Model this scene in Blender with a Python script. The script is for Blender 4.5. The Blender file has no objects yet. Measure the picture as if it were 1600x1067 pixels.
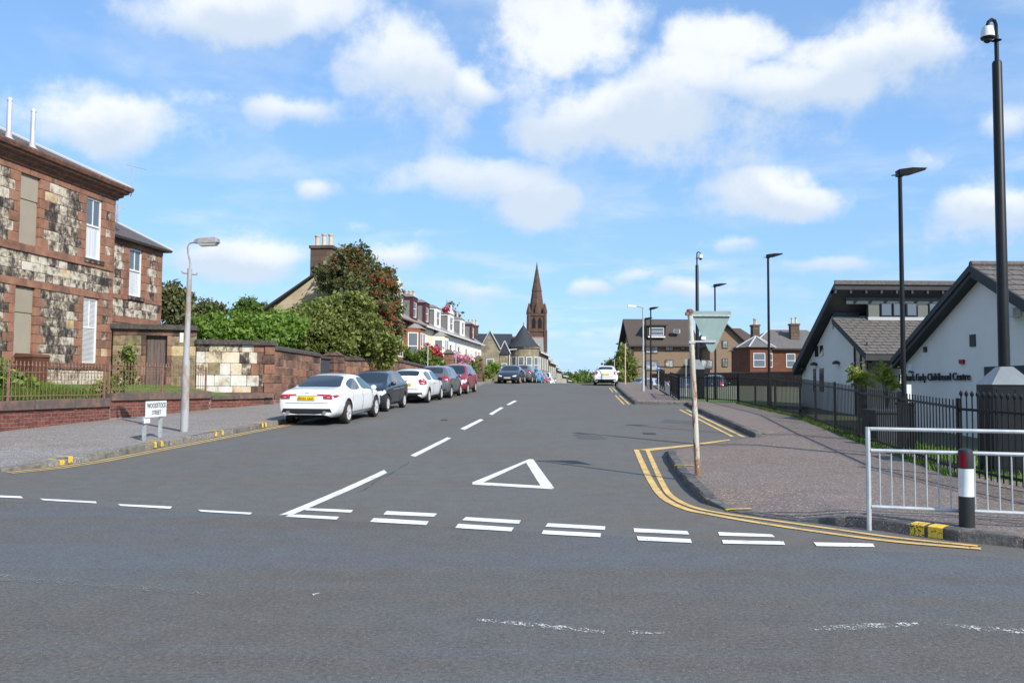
import bpy, bmesh, math, random
import numpy as np
from mathutils import Vector, Matrix
from mathutils.bvhtree import BVHTree
random.seed(7); rng = np.random.default_rng(7)
R = math.radians
SC = bpy.context.scene
COL = SC.collection

# ------------------------------------------------------------------ camera, sky, sun
F, PIT, ROL, EYE, STREET = 1290.0, R(2.95), R(0.35), 1.6, R(5.2)
cd = bpy.data.cameras.new('camera'); cam = bpy.data.objects.new('camera', cd); COL.objects.link(cam)
cd.sensor_width = 36.0; cd.lens = F / 1600 * 36.0; cd.clip_start = 0.1; cd.clip_end = 8000
cam.location = (0, 0, EYE)
cam.matrix_world = Matrix.Translation((0, 0, EYE)) @ Matrix.Rotation(R(90) + PIT, 4, 'X') @ Matrix.Rotation(ROL, 4, 'Z')
SC.camera = cam
SC.view_settings.view_transform = 'Standard'; SC.view_settings.look = 'None'
SC.view_settings.exposure = EXPO = 0.43; SC.view_settings.gamma = 1.0
SUN_EL, SUN_AZ = R(37), R(139)          # azimuth clockwise from +Y
sd = bpy.data.lights.new('sun', 'SUN'); so = bpy.data.objects.new('sun', sd); COL.objects.link(so)
sd.energy = 4.3; sd.angle = R(0.5); sd.color = (1, .95, .86)
sv = Vector((math.sin(SUN_AZ) * math.cos(SUN_EL), math.cos(SUN_AZ) * math.cos(SUN_EL), math.sin(SUN_EL)))
so.rotation_euler = sv.to_track_quat('Z', 'Y').to_euler(); so.location = (20, -20, 40)

class NT:                                   # tiny node-graph helper
    def __init__(s, tree): s.t = tree; s.L = tree.links
    def n(s, typ, ins=None, **kw):
        nd = s.t.nodes.new(typ)
        for k, v in kw.items(): setattr(nd, k, v)
        for k, v in (ins or {}).items():
            sk = nd.inputs[k]
            if isinstance(v, bpy.types.NodeSocket): s.L.new(v, sk)
            else: sk.default_value = v
        return nd
    def m(s, op, a, b=0.0, c=0.0, clamp=False):
        return s.n('ShaderNodeMath', {0: a, 1: b, 2: c}, operation=op, use_clamp=clamp).outputs[0]
    def mix(s, f, a, b, typ='MIX'):
        nd = s.n('ShaderNodeMix', data_type='RGBA', blend_type=typ)
        for i, v in ((0, f), (6, a), (7, b)):
            if isinstance(v, bpy.types.NodeSocket): s.L.new(v, nd.inputs[i])
            else: nd.inputs[i].default_value = (*v, 1) if isinstance(v, tuple) and len(v) == 3 else v
        return nd.outputs[2]
    def mixf(s, f, a, b): return s.n('ShaderNodeMix', {0: f, 2: a, 3: b}, data_type='FLOAT').outputs[0]
    def ss(s, v, lo, hi, a=0.0, b=1.0):
        return s.n('ShaderNodeMapRange', {0: v, 1: lo, 2: hi, 3: a, 4: b}, interpolation_type='SMOOTHSTEP').outputs[0]

W = bpy.data.worlds.new('World'); SC.world = W; W.use_nodes = True
def make_sky():
    t = W.node_tree; t.nodes.clear(); N = NT(t)
    sky = N.n('ShaderNodeTexSky', sky_type='NISHITA', sun_disc=False, sun_elevation=SUN_EL, sun_rotation=SUN_AZ, altitude=50, air_density=1.0, dust_density=0.6, ozone_density=2.2)
    sky_c = N.n('ShaderNodeHueSaturation', {'Saturation': 1.10, 'Value': 1.0, 'Color': sky.outputs[0]}).outputs[0]
    d = N.n('ShaderNodeTexCoord').outputs['Generated']
    # clouds: (centre px, centre py, half width, half height, strength)
    blobs = [(370, 12, 175, 50, 1), (600, 95, 105, 75, .95), (165, 190, 150, 55, 1.0), (742, 125, 44, 38, .95), (290, 150, 75, 24, .65),
             (900, 50, 120, 85, 1), (980, 175, 235, 78, 1.05), (820, 120, 70, 60, .7), (1080, 105, 130, 60, .8), (1330, 80, 140, 60, .8), (880, 205, 140, 55, 1), (1130, 40, 110, 50, .9), (1240, 125, 170, 48, 1), (1430, 50, 150, 62, .9),
             (740, 285, 130, 42, .95), (835, 322, 62, 36, 1), (1230, 312, 115, 36, 1.1), (1235, 290, 50, 28, .6), (1560, 325, 75, 48, .95), (480, 298, 42, 20, .75),
             (385, 402, 120, 30, 1.0), (610, 398, 62, 26, .85), (912, 443, 34, 16, .75), (450, 175, 80, 34, .8), (1590, 190, 50, 28, .7), (1470, 242, 48, 22, .5),
             (560, 352, 30, 12, .5), (1090, 455, 80, 18, .75), (1140, 390, 50, 14, .65), (980, 430, 60, 14, .5), (760, 455, 70, 16, .55), (650, 365, 30, 12, .4), (120, 15, 30, 16, .4), (950, 520, 110, 18, .6), (1300, 410, 90, 16, .5)]
    g = bpy.data.node_groups.new('cloud_mask', 'ShaderNodeTree'); G = NT(g)
    g.interface.new_socket('dir', in_out='INPUT', socket_type='NodeSocketVector')
    g.interface.new_socket('mask', in_out='OUTPUT', socket_type='NodeSocketFloat'); g.interface.new_socket('shade', in_out='OUTPUT', socket_type='NodeSocketFloat')
    gi = G.n('NodeGroupInput'); go = G.n('NodeGroupOutput')
    s = G.n('ShaderNodeSeparateXYZ', {0: gi.outputs[0]}); x, y, z = s.outputs
    zz = G.m('MAXIMUM', G.m('ADD', z, 0.10), 0.02)
    pl = G.n('ShaderNodeCombineXYZ', {0: G.m('DIVIDE', x, zz), 1: G.m('DIVIDE', y, zz), 2: 3.3}).outputs[0]
    n1 = G.n('ShaderNodeTexNoise', {'Vector': pl, 'Scale': 2.1, 'Detail': 6.0, 'Roughness': .56, 'Distortion': .25}).outputs[0]
    nd = G.n('ShaderNodeTexNoise', {'Vector': gi.outputs[0], 'Scale': 10.0, 'Detail': 8.0, 'Roughness': .62}).outputs[0]
    yy = G.m('MAXIMUM', y, 0.05)
    nc = G.n('ShaderNodeTexNoise', {'Vector': gi.outputs[0], 'Scale': 7.0, 'Detail': 2.0, 'Roughness': .5}).outputs['Color']
    ncs = G.n('ShaderNodeSeparateXYZ', {0: nc})
    u = G.m('ADD', G.m('DIVIDE', x, yy), G.m('MULTIPLY', G.m('SUBTRACT', ncs.outputs[0], .5), .085))
    v = G.m('ADD', G.m('DIVIDE', z, yy), G.m('MULTIPLY', G.m('SUBTRACT', ncs.outputs[1], .5), .06))
    acc = None; sh = None
    for (px, py, rx, ry, st) in blobs:
        a = G.m('MULTIPLY_ADD', u, F / rx, -(px - 800) / rx); b = G.m('MULTIPLY_ADD', v, F / ry, -(602 - py) / ry)
        e = G.m('MULTIPLY', G.m('EXPONENT', G.m('MULTIPLY', G.m('MULTIPLY_ADD', a, a, G.m('MULTIPLY', b, b)), -.8)), st)
        acc = e if acc is None else G.m('MAXIMUM', acc, e)
        sh = G.m('MULTIPLY', e, b) if sh is None else G.m('MULTIPLY_ADD', e, b, sh)
    front = G.ss(y, .15, .5)
    fm = G.m('ADD', G.m('MULTIPLY_ADD', G.m('SUBTRACT', nd, .5), 1.9, acc), G.m('MULTIPLY', G.m('SUBTRACT', n1, .5), .7))
    fm = G.ss(fm, .20, .82)
    bm_ = G.ss(n1, .50, .66)
    wisp = G.m('MULTIPLY', G.ss(n1, .45, .75), .42)
    mm = G.m('MAXIMUM', G.mixf(front, bm_, fm), wisp)
    mm = G.m('MULTIPLY', mm, G.ss(z, -.01, .05))
    G.L.new(mm, go.inputs[0])
    sh = G.m('MULTIPLY_ADD', G.m('SUBTRACT', nd, .5), -2.2, G.m('MULTIPLY', sh, front))
    G.L.new(G.ss(sh, .42, -.45), go.inputs[1])
    m1 = N.n('ShaderNodeGroup'); m1.node_tree = g; N.L.new(d, m1.inputs[0])
    shade = m1.outputs[1]
    hz = N.n('ShaderNodeSeparateXYZ', {0: d}).outputs[2]
    K = 1.0 / .11
    skyt = N.mix(1.0, sky_c, (1.0, 1.10, 1.24), 'MULTIPLY')
    skyb = N.mix(N.ss(hz, -.02, .46, .66, 0.42), skyt, (.29 * K, .515 * K, .86 * K))
    cc = N.mix(shade, (.74 * K, .765 * K, .80 * K), (.52 * K, .595 * K, .695 * K))
    c = N.mix(N.m('MULTIPLY', m1.outputs[0], .93), skyb, cc)
    bg = N.n('ShaderNodeBackground', {'Color': c, 'Strength': .11})
    out = N.n('ShaderNodeOutputWorld', {0: bg.outputs[0]})
    W.cycles.sampling_method = 'MANUAL'; W.cycles.sample_map_resolution = 512
make_sky()

# ------------------------------------------------------------------ terrain and pixel helpers
KN = [(9, 0), (14, .031), (62, .031), (86, -.05), (190, -.05), (230, 0), (1e6, 0)]
def gt(t):
    z = 0.0
    for (a, s0), (b, s1) in zip(KN, KN[1:]):
        if t <= a: break
        q = min(t, b); f = (q - a) / (b - a); z += (q - a) * (s0 + s0 + (s1 - s0) * f) / 2
    return z
SA, CA = math.sin(STREET), math.cos(STREET)
def g(x, y): return gt(x * SA + y * CA)
cp, sp, cr, sr = math.cos(PIT), math.sin(PIT), math.cos(ROL), math.sin(ROL)
def ray(px, py):
    a = (px - 800) / F; b = (533.5 - py) / F
    a, b = a * cr - b * sr, a * sr + b * cr
    return (a, cp - b * sp, sp + b * cp)
def U(px, py, h=0.0):                       # where the sight line of a photo pixel meets the ground (+h)
    r = ray(px, py); t = 2.0
    while t < 500:
        if EYE + r[2] * t < g(r[0] * t, r[1] * t) + h: break
        t += .25
    a, b = t - .25, t
    for _ in range(25):
        m = (a + b) / 2
        if EYE + r[2] * m < g(r[0] * m, r[1] * m) + h: b = m
        else: a = m
    return Vector((r[0] * b, r[1] * b, EYE + r[2] * b))
def at(px, py, Y):                          # point of a sight line at a known distance
    r = ray(px, py); t = Y / r[1]; return Vector((r[0] * t, Y, EYE + r[2] * t))

# ------------------------------------------------------------------ mesh builder
class MB:
    def __init__(s): s.v = []; s.f = []; s.mi = []; s.cur = 0; s.M = None
    def add(s, vs, fs):
        o = len(s.v)
        if s.M is not None: vs = [tuple(s.M @ Vector(p)) for p in vs]
        s.v += [tuple(p) for p in vs]; s.f += [tuple(i + o for i in f) for f in fs]; s.mi += [s.cur] * len(fs)
        return s
    def box(s, x0, x1, y0, y1, z0, z1):
        return s.add([(x0, y0, z0), (x1, y0, z0), (x1, y1, z0), (x0, y1, z0), (x0, y0, z1), (x1, y0, z1), (x1, y1, z1), (x0, y1, z1)],
                     [(0, 3, 2, 1), (4, 5, 6, 7), (0, 1, 5, 4), (1, 2, 6, 5), (2, 3, 7, 6), (3, 0, 4, 7)])
    def prism(s, poly, d, axis='z', off=0.0):  # poly 2D extruded along axis from off to off+d
        n = len(poly)
        def P(a, b, c): return {'z': (a, b, c), 'y': (a, c, b), 'x': (c, a, b)}[axis]
        vs = [P(a, b, off) for a, b in poly] + [P(a, b, off + d) for a, b in poly]
        return s.add(vs, [tuple(range(n))[::-1], tuple(range(n, 2 * n))] + [(i, (i + 1) % n, n + (i + 1) % n, n + i) for i in range(n)])
    def hull(s, bot, top):                     # two rings of equal count
        n = len(bot)
        return s.add(list(bot) + list(top), [tuple(range(n))[::-1], tuple(range(n, 2 * n))] + [(i, (i + 1) % n, n + (i + 1) % n, n + i) for i in range(n)])
    def tube(s, pts, r, n=10, caps=True):
        pts = [Vector(p) for p in pts]; rr = r if isinstance(r, (list, tuple)) else [r] * len(pts)
        vs = []; fs = []; up = None
        for i, p in enumerate(pts):
            d = (pts[min(i + 1, len(pts) - 1)] - pts[max(i - 1, 0)]).normalized()
            if up is None: up = d.orthogonal().normalized()
            a = (up - d * up.dot(d)).normalized(); b = d.cross(a); up = a
            vs += [p + (a * math.cos(2 * math.pi * k / n) + b * math.sin(2 * math.pi * k / n)) * rr[i] for k in range(n)]
        for i in range(len(pts) - 1):
            for k in range(n): fs.append((i * n + k, i * n + (k + 1) % n, (i + 1) * n + (k + 1) % n, (i + 1) * n + k))
        if caps: fs += [tuple(range(n))[::-1], tuple(range((len(pts) - 1) * n, len(pts) * n))]
        return s.add(vs, fs)
    def lathe(s, prof, n=14, c=(0, 0, 0), caps=True):      # profile (r, z) around z
        vs = [(c[0] + r * math.cos(2 * math.pi * k / n), c[1] + r * math.sin(2 * math.pi * k / n), c[2] + z) for r, z in prof for k in range(n)]
        fs = [(i * n + k, i * n + (k + 1) % n, (i + 1) * n + (k + 1) % n, (i + 1) * n + k) for i in range(len(prof) - 1) for k in range(n)]
        if caps: fs += [tuple(range(n))[::-1], tuple(range((len(prof) - 1) * n, len(prof) * n))]
        return s.add(vs, fs)
    def mesh(s, mats, name='m', smooth=False):
        me = bpy.data.meshes.new(name); me.from_pydata(s.v, [], s.f)
        for m in (mats if isinstance(mats, (list, tuple)) else [mats]): me.materials.append(m)
        if s.mi and max(s.mi): me.polygons.foreach_set('material_index', s.mi)
        me.update()
        if smooth: me.polygons.foreach_set('use_smooth', [True] * len(me.polygons)); me.set_sharp_from_angle(angle=R(38))
        return me
    def build(s, name, mats, parent=None, smooth=False, loc=None, **kw):
        return put(name, s.mesh(mats, name, smooth), parent, loc, **kw)
def put(name, me, parent=None, loc=None, rz=0.0, scale=None, label=None, cat=None, group=None, kind=None):
    o = bpy.data.objects.new(name, me); COL.objects.link(o)
    if parent: o.parent = parent
    if loc is not None: o.location = loc
    if rz: o.rotation_euler = (0, 0, rz)
    if scale is not None: o.scale = scale
    if label: o['label'] = label
    if cat: o['category'] = cat
    if group: o['group'] = group
    if kind: o['kind'] = kind
    return o
def thing(name, label, cat, loc=(0, 0, 0), rz=0.0, group=None):
    return put(name, None, None, loc, rz, None, label, cat, group)
def copy_tree(o, parent=None):
    c = o.copy(); COL.objects.link(c); c.parent = parent
    for ch in list(o.children): copy_tree(ch, c)
    return c

# ------------------------------------------------------------------ materials
MT = {}
def pm(name, cols, scale=3.0, rough=.85, bump=0.0, bscale=40.0, var=0.0, spec=.3, detail=6.0, lo=.35, hi=.65, stretch=(1, 1, 1), metal=0.0, speck=None, co='pos', rotz=0.0):
    m = bpy.data.materials.new(name); m.use_nodes = True; t = m.node_tree; N = NT(t)
    b = t.nodes['Principled BSDF']
    if co == 'pos': P = N.n('ShaderNodeNewGeometry').outputs['Position']
    else: P = N.n('ShaderNodeTexCoord').outputs['Object']
    if co == 'piece':
        P = N.n('ShaderNodeVectorMath', {0: N.n('ShaderNodeNewGeometry').outputs['Position'], 1: N.n('ShaderNodeCombineXYZ', {0: N.m('MULTIPLY', N.n('ShaderNodeObjectInfo').outputs['Random'], 77.0)}).outputs[0]}, operation='ADD').outputs[0]
    V = N.n('ShaderNodeMapping', {0: P, 3: stretch, 2: (0, 0, rotz)}).outputs[0]
    c = cols[0]
    c = (*c, 1)
    for i, k in enumerate(cols[1:]):
        nz = N.n('ShaderNodeTexNoise', {'Vector': V, 'Scale': scale * (1.0, 2.7, .45, 6.0)[i], 'Detail': detail, 'Roughness': .6}).outputs[0]
        c = N.mix(N.ss(nz, lo, hi), c, (*k, 1))
    if speck:
        sc_, col, th = speck
        nz = N.n('ShaderNodeTexNoise', {'Vector': P, 'Scale': sc_, 'Detail': 2.0, 'Roughness': .7}).outputs[0]
        c = N.mix(N.ss(nz, th, th + .08), c, (*col, 1))
    if var:
        rn = N.n('ShaderNodeObjectInfo').outputs['Random']
        v = N.m('ADD', N.m('MULTIPLY', rn, 2 * var), 1 - var)
        c = N.mix(1.0, c, N.n('ShaderNodeCombineXYZ', {0: v, 1: v, 2: v}).outputs[0], 'MULTIPLY')
    if isinstance(c, tuple): b.inputs['Base Color'].default_value = c
    else: N.L.new(c, b.inputs['Base Color'])
    b.inputs['Roughness'].default_value = rough; b.inputs['Specular IOR Level'].default_value = spec; b.inputs['Metallic'].default_value = metal
    if bump:
        nz = N.n('ShaderNodeTexNoise', {'Vector': P, 'Scale': bscale, 'Detail': 5.0, 'Roughness': .65}).outputs[0]
        bp = N.n('ShaderNodeBump', {'Strength': bump, 'Distance': .02, 'Height': nz}); N.L.new(bp.outputs[0], b.inputs['Normal'])
    MT[name] = m; return m
def glass_mat(name, col=(.02, .025, .03), rough=.05, spec=.8):
    m = pm(name, [col], rough=rough, spec=spec); m.node_tree.nodes['Principled BSDF'].inputs['IOR'].default_value = 1.5; return m

def blotch(name, ramp, s1=.9, s2=3.2, wpiece=.5, rough=.88, bump=.5, bias=0.0, stretch=(1, 1, .8), bscale=28):
    """stained masonry: one stain field runs over all pieces, a second one belongs to each piece"""
    m = bpy.data.materials.new(name); m.use_nodes = True; t = m.node_tree; N = NT(t); b = t.nodes['Principled BSDF']
    P = N.n('ShaderNodeNewGeometry').outputs['Position']; V = N.n('ShaderNodeMapping', {0: P, 3: stretch}).outputs[0]; rn = N.n('ShaderNodeObjectInfo').outputs['Random']
    V2 = N.n('ShaderNodeVectorMath', {0: V, 1: N.n('ShaderNodeCombineXYZ', {0: N.m('MULTIPLY', rn, 77.0)}).outputs[0]}, operation='ADD').outputs[0]
    n1 = N.n('ShaderNodeTexNoise', {'Vector': V, 'Scale': s1, 'Detail': 5.0, 'Roughness': .6}).outputs[0]; n2 = N.n('ShaderNodeTexNoise', {'Vector': V2, 'Scale': s2, 'Detail': 7.0, 'Roughness': .65}).outputs[0]; n3 = N.n('ShaderNodeTexNoise', {'Vector': V, 'Scale': 14.0, 'Detail': 4.0}).outputs[0]
    f = N.m('ADD', N.m('MULTIPLY_ADD', N.m('SUBTRACT', n1, .5), 1.7, .5 + bias), N.m('ADD', N.m('MULTIPLY', N.m('SUBTRACT', n2, .5), 2.3), N.m('ADD', N.m('MULTIPLY', N.m('SUBTRACT', rn, .5), wpiece), N.m('MULTIPLY', N.m('SUBTRACT', n3, .5), .8))))
    cr_ = N.n('ShaderNodeValToRGB', {0: f}); el = cr_.color_ramp.elements
    while len(el) < len(ramp): el.new(.5)
    for e, (p, c) in zip(el, ramp): e.position = p; e.color = (*c, 1)
    N.L.new(cr_.outputs[0], b.inputs['Base Color']); b.inputs['Roughness'].default_value = rough; b.inputs['Specular IOR Level'].default_value = .2
    bp = N.n('ShaderNodeBump', {'Strength': bump, 'Distance': .02, 'Height': N.n('ShaderNodeTexNoise', {'Vector': P, 'Scale': bscale, 'Detail': 5.0}).outputs[0]}); N.L.new(bp.outputs[0], b.inputs['Normal']); MT[name] = m; return m
def asphalt(name, base, rot=0.0, tracks=.12, patch=.16, grain=.5, warm=(1.05, 1.0, .93), cool=(.96, .995, 1.02), chip=(.30, .29, .27), chipt=.66, gs=42.0, rough=.87):
    m = bpy.data.materials.new(name); m.use_nodes = True; t = m.node_tree; N = NT(t); b = t.nodes['Principled BSDF']
    P = N.n('ShaderNodeNewGeometry').outputs['Position']; V = N.n('ShaderNodeMapping', {0: P, 2: (0, 0, rot), 3: (.05, 1, 1)}).outputs[0]
    tr = N.n('ShaderNodeTexNoise', {'Vector': V, 'Scale': .9, 'Detail': 3.0, 'Roughness': .6}).outputs[0]
    pt = N.n('ShaderNodeTexNoise', {'Vector': P, 'Scale': .33, 'Detail': 6.0, 'Roughness': .62}).outputs[0]
    md_ = N.n('ShaderNodeTexNoise', {'Vector': P, 'Scale': 3.4, 'Detail': 5.0, 'Roughness': .65}).outputs[0]
    gr_ = N.n('ShaderNodeTexNoise', {'Vector': P, 'Scale': gs, 'Detail': 3.0, 'Roughness': .75}).outputs[0]
    g2 = N.n('ShaderNodeTexNoise', {'Vector': P, 'Scale': gs * 2.2, 'Detail': 2.0, 'Roughness': .6}).outputs[0]
    k = N.m('ADD', N.m('MULTIPLY_ADD', N.m('SUBTRACT', tr, .5), tracks * 4, 1.0), N.m('ADD', N.m('MULTIPLY', N.m('SUBTRACT', pt, .5), patch * 4), N.m('ADD', N.m('MULTIPLY', N.m('SUBTRACT', md_, .5), .45), N.m('MULTIPLY', N.m('SUBTRACT', gr_, .5), grain * 4))))
    tint = N.mix(N.ss(N.m('MULTIPLY_ADD', tr, .5, N.m('MULTIPLY', pt, .5)), .42, .58), warm, cool)
    c = N.mix(1.0, N.mix(1.0, tint, (*base, 1), 'MULTIPLY'), N.n('ShaderNodeCombineXYZ', {0: k, 1: k, 2: k}).outputs[0], 'MULTIPLY')
    c = N.mix(N.ss(g2, chipt, chipt + .07), c, (*chip, 1))
    vo = N.n('ShaderNodeTexVoronoi', {'Vector': N.n('ShaderNodeVectorMath', {0: P, 1: N.n('ShaderNodeVectorMath', {0: N.n('ShaderNodeTexNoise', {'Vector': P, 'Scale': 1.4, 'Detail': 4.0}).outputs['Color'], 1: (.9, .9, .9)}, operation='MULTIPLY').outputs[0]}, operation='ADD').outputs[0], 'Scale': .21}, feature='DISTANCE_TO_EDGE').outputs[0]
    c = N.mix(N.m('MULTIPLY', N.ss(vo, .0035, .001), N.ss(pt, .54, .62, 0, .25)), c, (.03, .03, .032))
    N.L.new(c, b.inputs['Base Color']); b.inputs['Roughness'].default_value = rough; b.inputs['Specular IOR Level'].default_value = .3
    bp = N.n('ShaderNodeBump', {'Strength': .5, 'Distance': .012, 'Height': gr_}); N.L.new(bp.outputs[0], b.inputs['Normal']); MT[name] = m; return m
def worn(name, col, lo=.45, hi=.55, scale=7.0, grit=.6):
    """paint with holes where it has worn through to the road"""
    m = bpy.data.materials.new(name); m.use_nodes = True; t = m.node_tree; t.nodes.clear(); N = NT(t); P = N.n('ShaderNodeNewGeometry').outputs['Position']
    a = N.n('ShaderNodeTexNoise', {'Vector': P, 'Scale': scale, 'Detail': 8.0, 'Roughness': .75}).outputs[0]; b2 = N.n('ShaderNodeTexNoise', {'Vector': P, 'Scale': 70.0, 'Detail': 2.0}).outputs[0]; d2 = N.n('ShaderNodeTexNoise', {'Vector': P, 'Scale': 2.5, 'Detail': 4.0}).outputs[0]
    f = N.ss(N.m('MULTIPLY_ADD', N.m('SUBTRACT', b2, .5), grit, a), lo, hi)
    c = N.mix(N.ss(d2, .35, .7), (*col, 1), tuple(q * .78 for q in col))
    p = N.n('ShaderNodeBsdfPrincipled', {'Base Color': c, 'Roughness': .75}); o = N.n('ShaderNodeMixShader', {0: f, 1: N.n('ShaderNodeBsdfTransparent').outputs[0], 2: p.outputs[0]}); N.n('ShaderNodeOutputMaterial', {0: o.outputs[0]}); MT[name] = m; return m
# ------------------------------------------------------------------ ground, roads, pavements
MAIN = math.atan2(-.30, 1.0)               # direction of the main road
m_main = asphalt('asphalt_main', (.104, .104, .106), -MAIN, tracks=.12, patch=.10, grain=.42, gs=30.0, chipt=.645, warm=(1.09, 1.0, .89), cool=(.92, .985, 1.04))
m_street = asphalt('asphalt_street', (.120, .114, .107), -R(84), tracks=.04, patch=.09, grain=.30, chipt=.69)
m_pave = asphalt('pavement_tarmac', (.160, .124, .107), 0, tracks=.03, patch=.14, grain=.5, chip=(.50, .46, .43), chipt=.605, gs=19.0, rough=.92)
m_paveL = asphalt('pavement_tarmac_worn', (.205, .183, .17), -R(80), tracks=.08, patch=.16, grain=.5, chip=(.55, .53, .51), chipt=.60, gs=17.0, rough=.92)
m_soil = pm('ground_soil', [(.09, .10, .05), (.12, .11, .07)], scale=.3)
m_white = worn('road_paint_white', (.78, .78, .76), .27, .40, 6.0, .6)
m_yellow = worn('road_paint_yellow', (.68, .45, .15), .30, .42, 6.0, .6)
m_kerb = pm('kerb_stone', [(.17, .165, .145), (.09, .09, .085), (.22, .20, .165)], scale=3.0, rough=.9, bump=.8, bscale=28, var=.22, co='piece')
m_kerbd = pm('kerb_whin', [(.085, .085, .085), (.05, .05, .052), (.13, .125, .115)], scale=4.0, rough=.85, bump=.8, bscale=25, var=.25, co='piece')
m_kyel = worn('kerb_paint_yellow', (.78, .52, .05), .36, .48, 9.0, .7)
m_grass = pm('grass_green', [(.085, .15, .025), (.11, .19, .035), (.06, .11, .02)], scale=1.5, rough=.95, bump=.5, bscale=50)

def sheet(name, poly, h, mat, dt=1.5, parent=None, zf=None, kind=None, skirt=0.0, **kw):
    bm = bmesh.new()
    fs = bm.faces.new([bm.verts.new((p[0], p[1], 0)) for p in poly])
    ts = [p[0] * SA + p[1] * CA for p in poly]; a, b = min(ts), max(ts)
    cuts = []
    t = math.floor(a / dt) * dt
    while t < b:
        if t > a and -5 < t < 240: cuts.append(t)
        t += dt if t < 60 else dt * 3
        if t > 240: break
    for t in cuts:
        bmesh.ops.bisect_plane(bm, geom=bm.verts[:] + bm.edges[:] + bm.faces[:], plane_co=(SA * t, CA * t, 0), plane_no=(SA, CA, 0))
    if zf:
        for k in range(1, 60):
            x = -30 + k
            bmesh.ops.bisect_plane(bm, geom=bm.verts[:] + bm.edges[:] + bm.faces[:], plane_co=(x, 0, 0), plane_no=(1, 0, 0))
    bmesh.ops.triangulate(bm, faces=bm.faces[:])
    for v in bm.verts:
        v.co.z = (zf(v.co.x, v.co.y) if zf else g(v.co.x, v.co.y) + h)
    bmesh.ops.recalc_face_normals(bm, faces=bm.faces[:])
    if sum(f.normal.z for f in bm.faces) < 0: bmesh.ops.reverse_faces(bm, faces=bm.faces[:])
    if skirt:
        be = [e for e in bm.edges if e.is_boundary]
        r = bmesh.ops.extrude_edge_only(bm, edges=be)
        for v in r['geom']:
            if isinstance(v, bmesh.types.BMVert): v.co.z -= skirt
    me = bpy.data.meshes.new(name); bm.to_mesh(me); bm.free(); me.materials.append(mat)
    return put(name, me, parent, kind=kind, **kw)

sheet('ground', [(-3000, -600), (3000, -600), (3000, 6000), (-3000, 6000)], -.13, m_soil, kind='structure', dt=3)
def Mf(x): return 9.15 - .285 * x          # give-way line between main road and side street
main = sheet('main_road', [(-60, Mf(-60) + .8), (-60, Mf(-60) - 11), (60, Mf(60) - 11), (60, Mf(60) + .8)], 0, m_main, kind='structure', dt=1.0)
KL = [(-60, 28.6), (-20, 17.4), (-8.65, 14.1), (-8.2, 14.75), (-7.95, 15.6), (-7.42, 19.3), (-6.75, 24.3), (-3.95, 49), (-1.35, 65), (1.2, 80), (4.6, 100), (9, 122), (15, 150), (24, 190), (40, 260)]
KRc = [U(1040, 706), U(1046, 722), U(1058, 741), U(1078, 765), U(1102, 787), U(1140, 800), U(1190, 808), U(1250, 815), U(1320, 822), U(1420, 836), U(1500, 847), U(1598, 857)]
KRc = [(p.x, p.y) for p in KRc]            # right-hand corner kerb
LAY = [tuple(U(1180, 684).xy), tuple(U(1085, 641).xy), tuple(U(1072, 633).xy), tuple(U(992, 632).xy), tuple(U(975, 618).xy), tuple(U(963, 606).xy)]
KR = [KRc[0]] + LAY + [(8.35, 66), (10.6, 80), (14, 100), (18.4, 122), (25, 150), (34, 190), (52, 260)]
ex = KRc[-1]; KRend = [(12, ex[1] - .30 * (12 - ex[0])), (60, ex[1] - .30 * (60 - ex[0]))]
street = sheet('side_street', [(60, Mf(60))] + KRend[::-1] + KRc[::-1] + KR[1:] + KL[::-1] + [(-60, Mf(-60))], .004, m_street, kind='structure', dt=1.0)
for v in street.data.vertices:               # feather the joint with the main road
    if abs(v.co.y - Mf(v.co.x)) < .02: v.co.z -= .0036
# pavements
HK = .125
WL = [(-60, 32.6), (-13.4, 15.5), (-12.62, 20.0), (-11.85, 24.4), (-10.65, 29.3), (-9.65, 32.55), (-7.2, 45.5), (-5.6, 56)]   # foot of the walls on the left
WLf = WL + [(-3.6, 66), (-1.6, 80), (1.2, 98), (5, 122), (11, 150), (20, 190)]
def zleft(x, y):                            # the corner is dropped flush with the road
    d = math.hypot(x + 10.5, y - 14.6); f = min(1, max(0, (d - 1.5) / 1.3)) if x < -8.3 or d < 2.2 else 1
    if y < 15.2 and x > -8.6: f = min(f, .6)
    return g(x, y) + .012 + (HK - .012) * f
pavL = sheet('pavement_left', KL[:-1] + WLf[::-1], HK, m_paveL, kind='structure', dt=1.0, zf=zleft, skirt=.2)
FR = [(7.6, 11.9), (7.25, 13.1), (7.95, 18.9), (9.2, 26.4), (9.6, 34.9)]       # fence line on the right
flA, flB = Vector(KRc[0]), Vector(LAY[0])
CD = U(1168, 806)
def dflush(x, y):
    p = Vector((x, y)); d = flB - flA; t = max(0, min(1, (p - flA).dot(d) / d.length_squared)); return (p - flA - d * t).length
def zright(x, y):
    d = math.hypot(x - CD.x, y - CD.y); f = max(0, min(1, (d - .55) / .75)); f = f * f * (3 - 2 * f)
    return g(x, y) + .012 + (.112 - .012) * min(1, dflush(x, y) / .9) * f
FB = [(6.9, 36.4), (6.4, 43), (8.4, 52)]
pavR = sheet('pavement_right', KRend[::-1] + KRc[::-1] + KR[1:9] + [(13.2, 80), (11.2, 66), (9.3, 54), (8.0, 43), (7.6, 36.6), (9.75, 35.1), (9.4, 26.3), (8.15, 18.8), (7.45, 13.2), (7.8, 12.2), (60, -2.5)], HK, m_pave, kind='structure', dt=1.0, zf=zright, skirt=.2)

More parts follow.
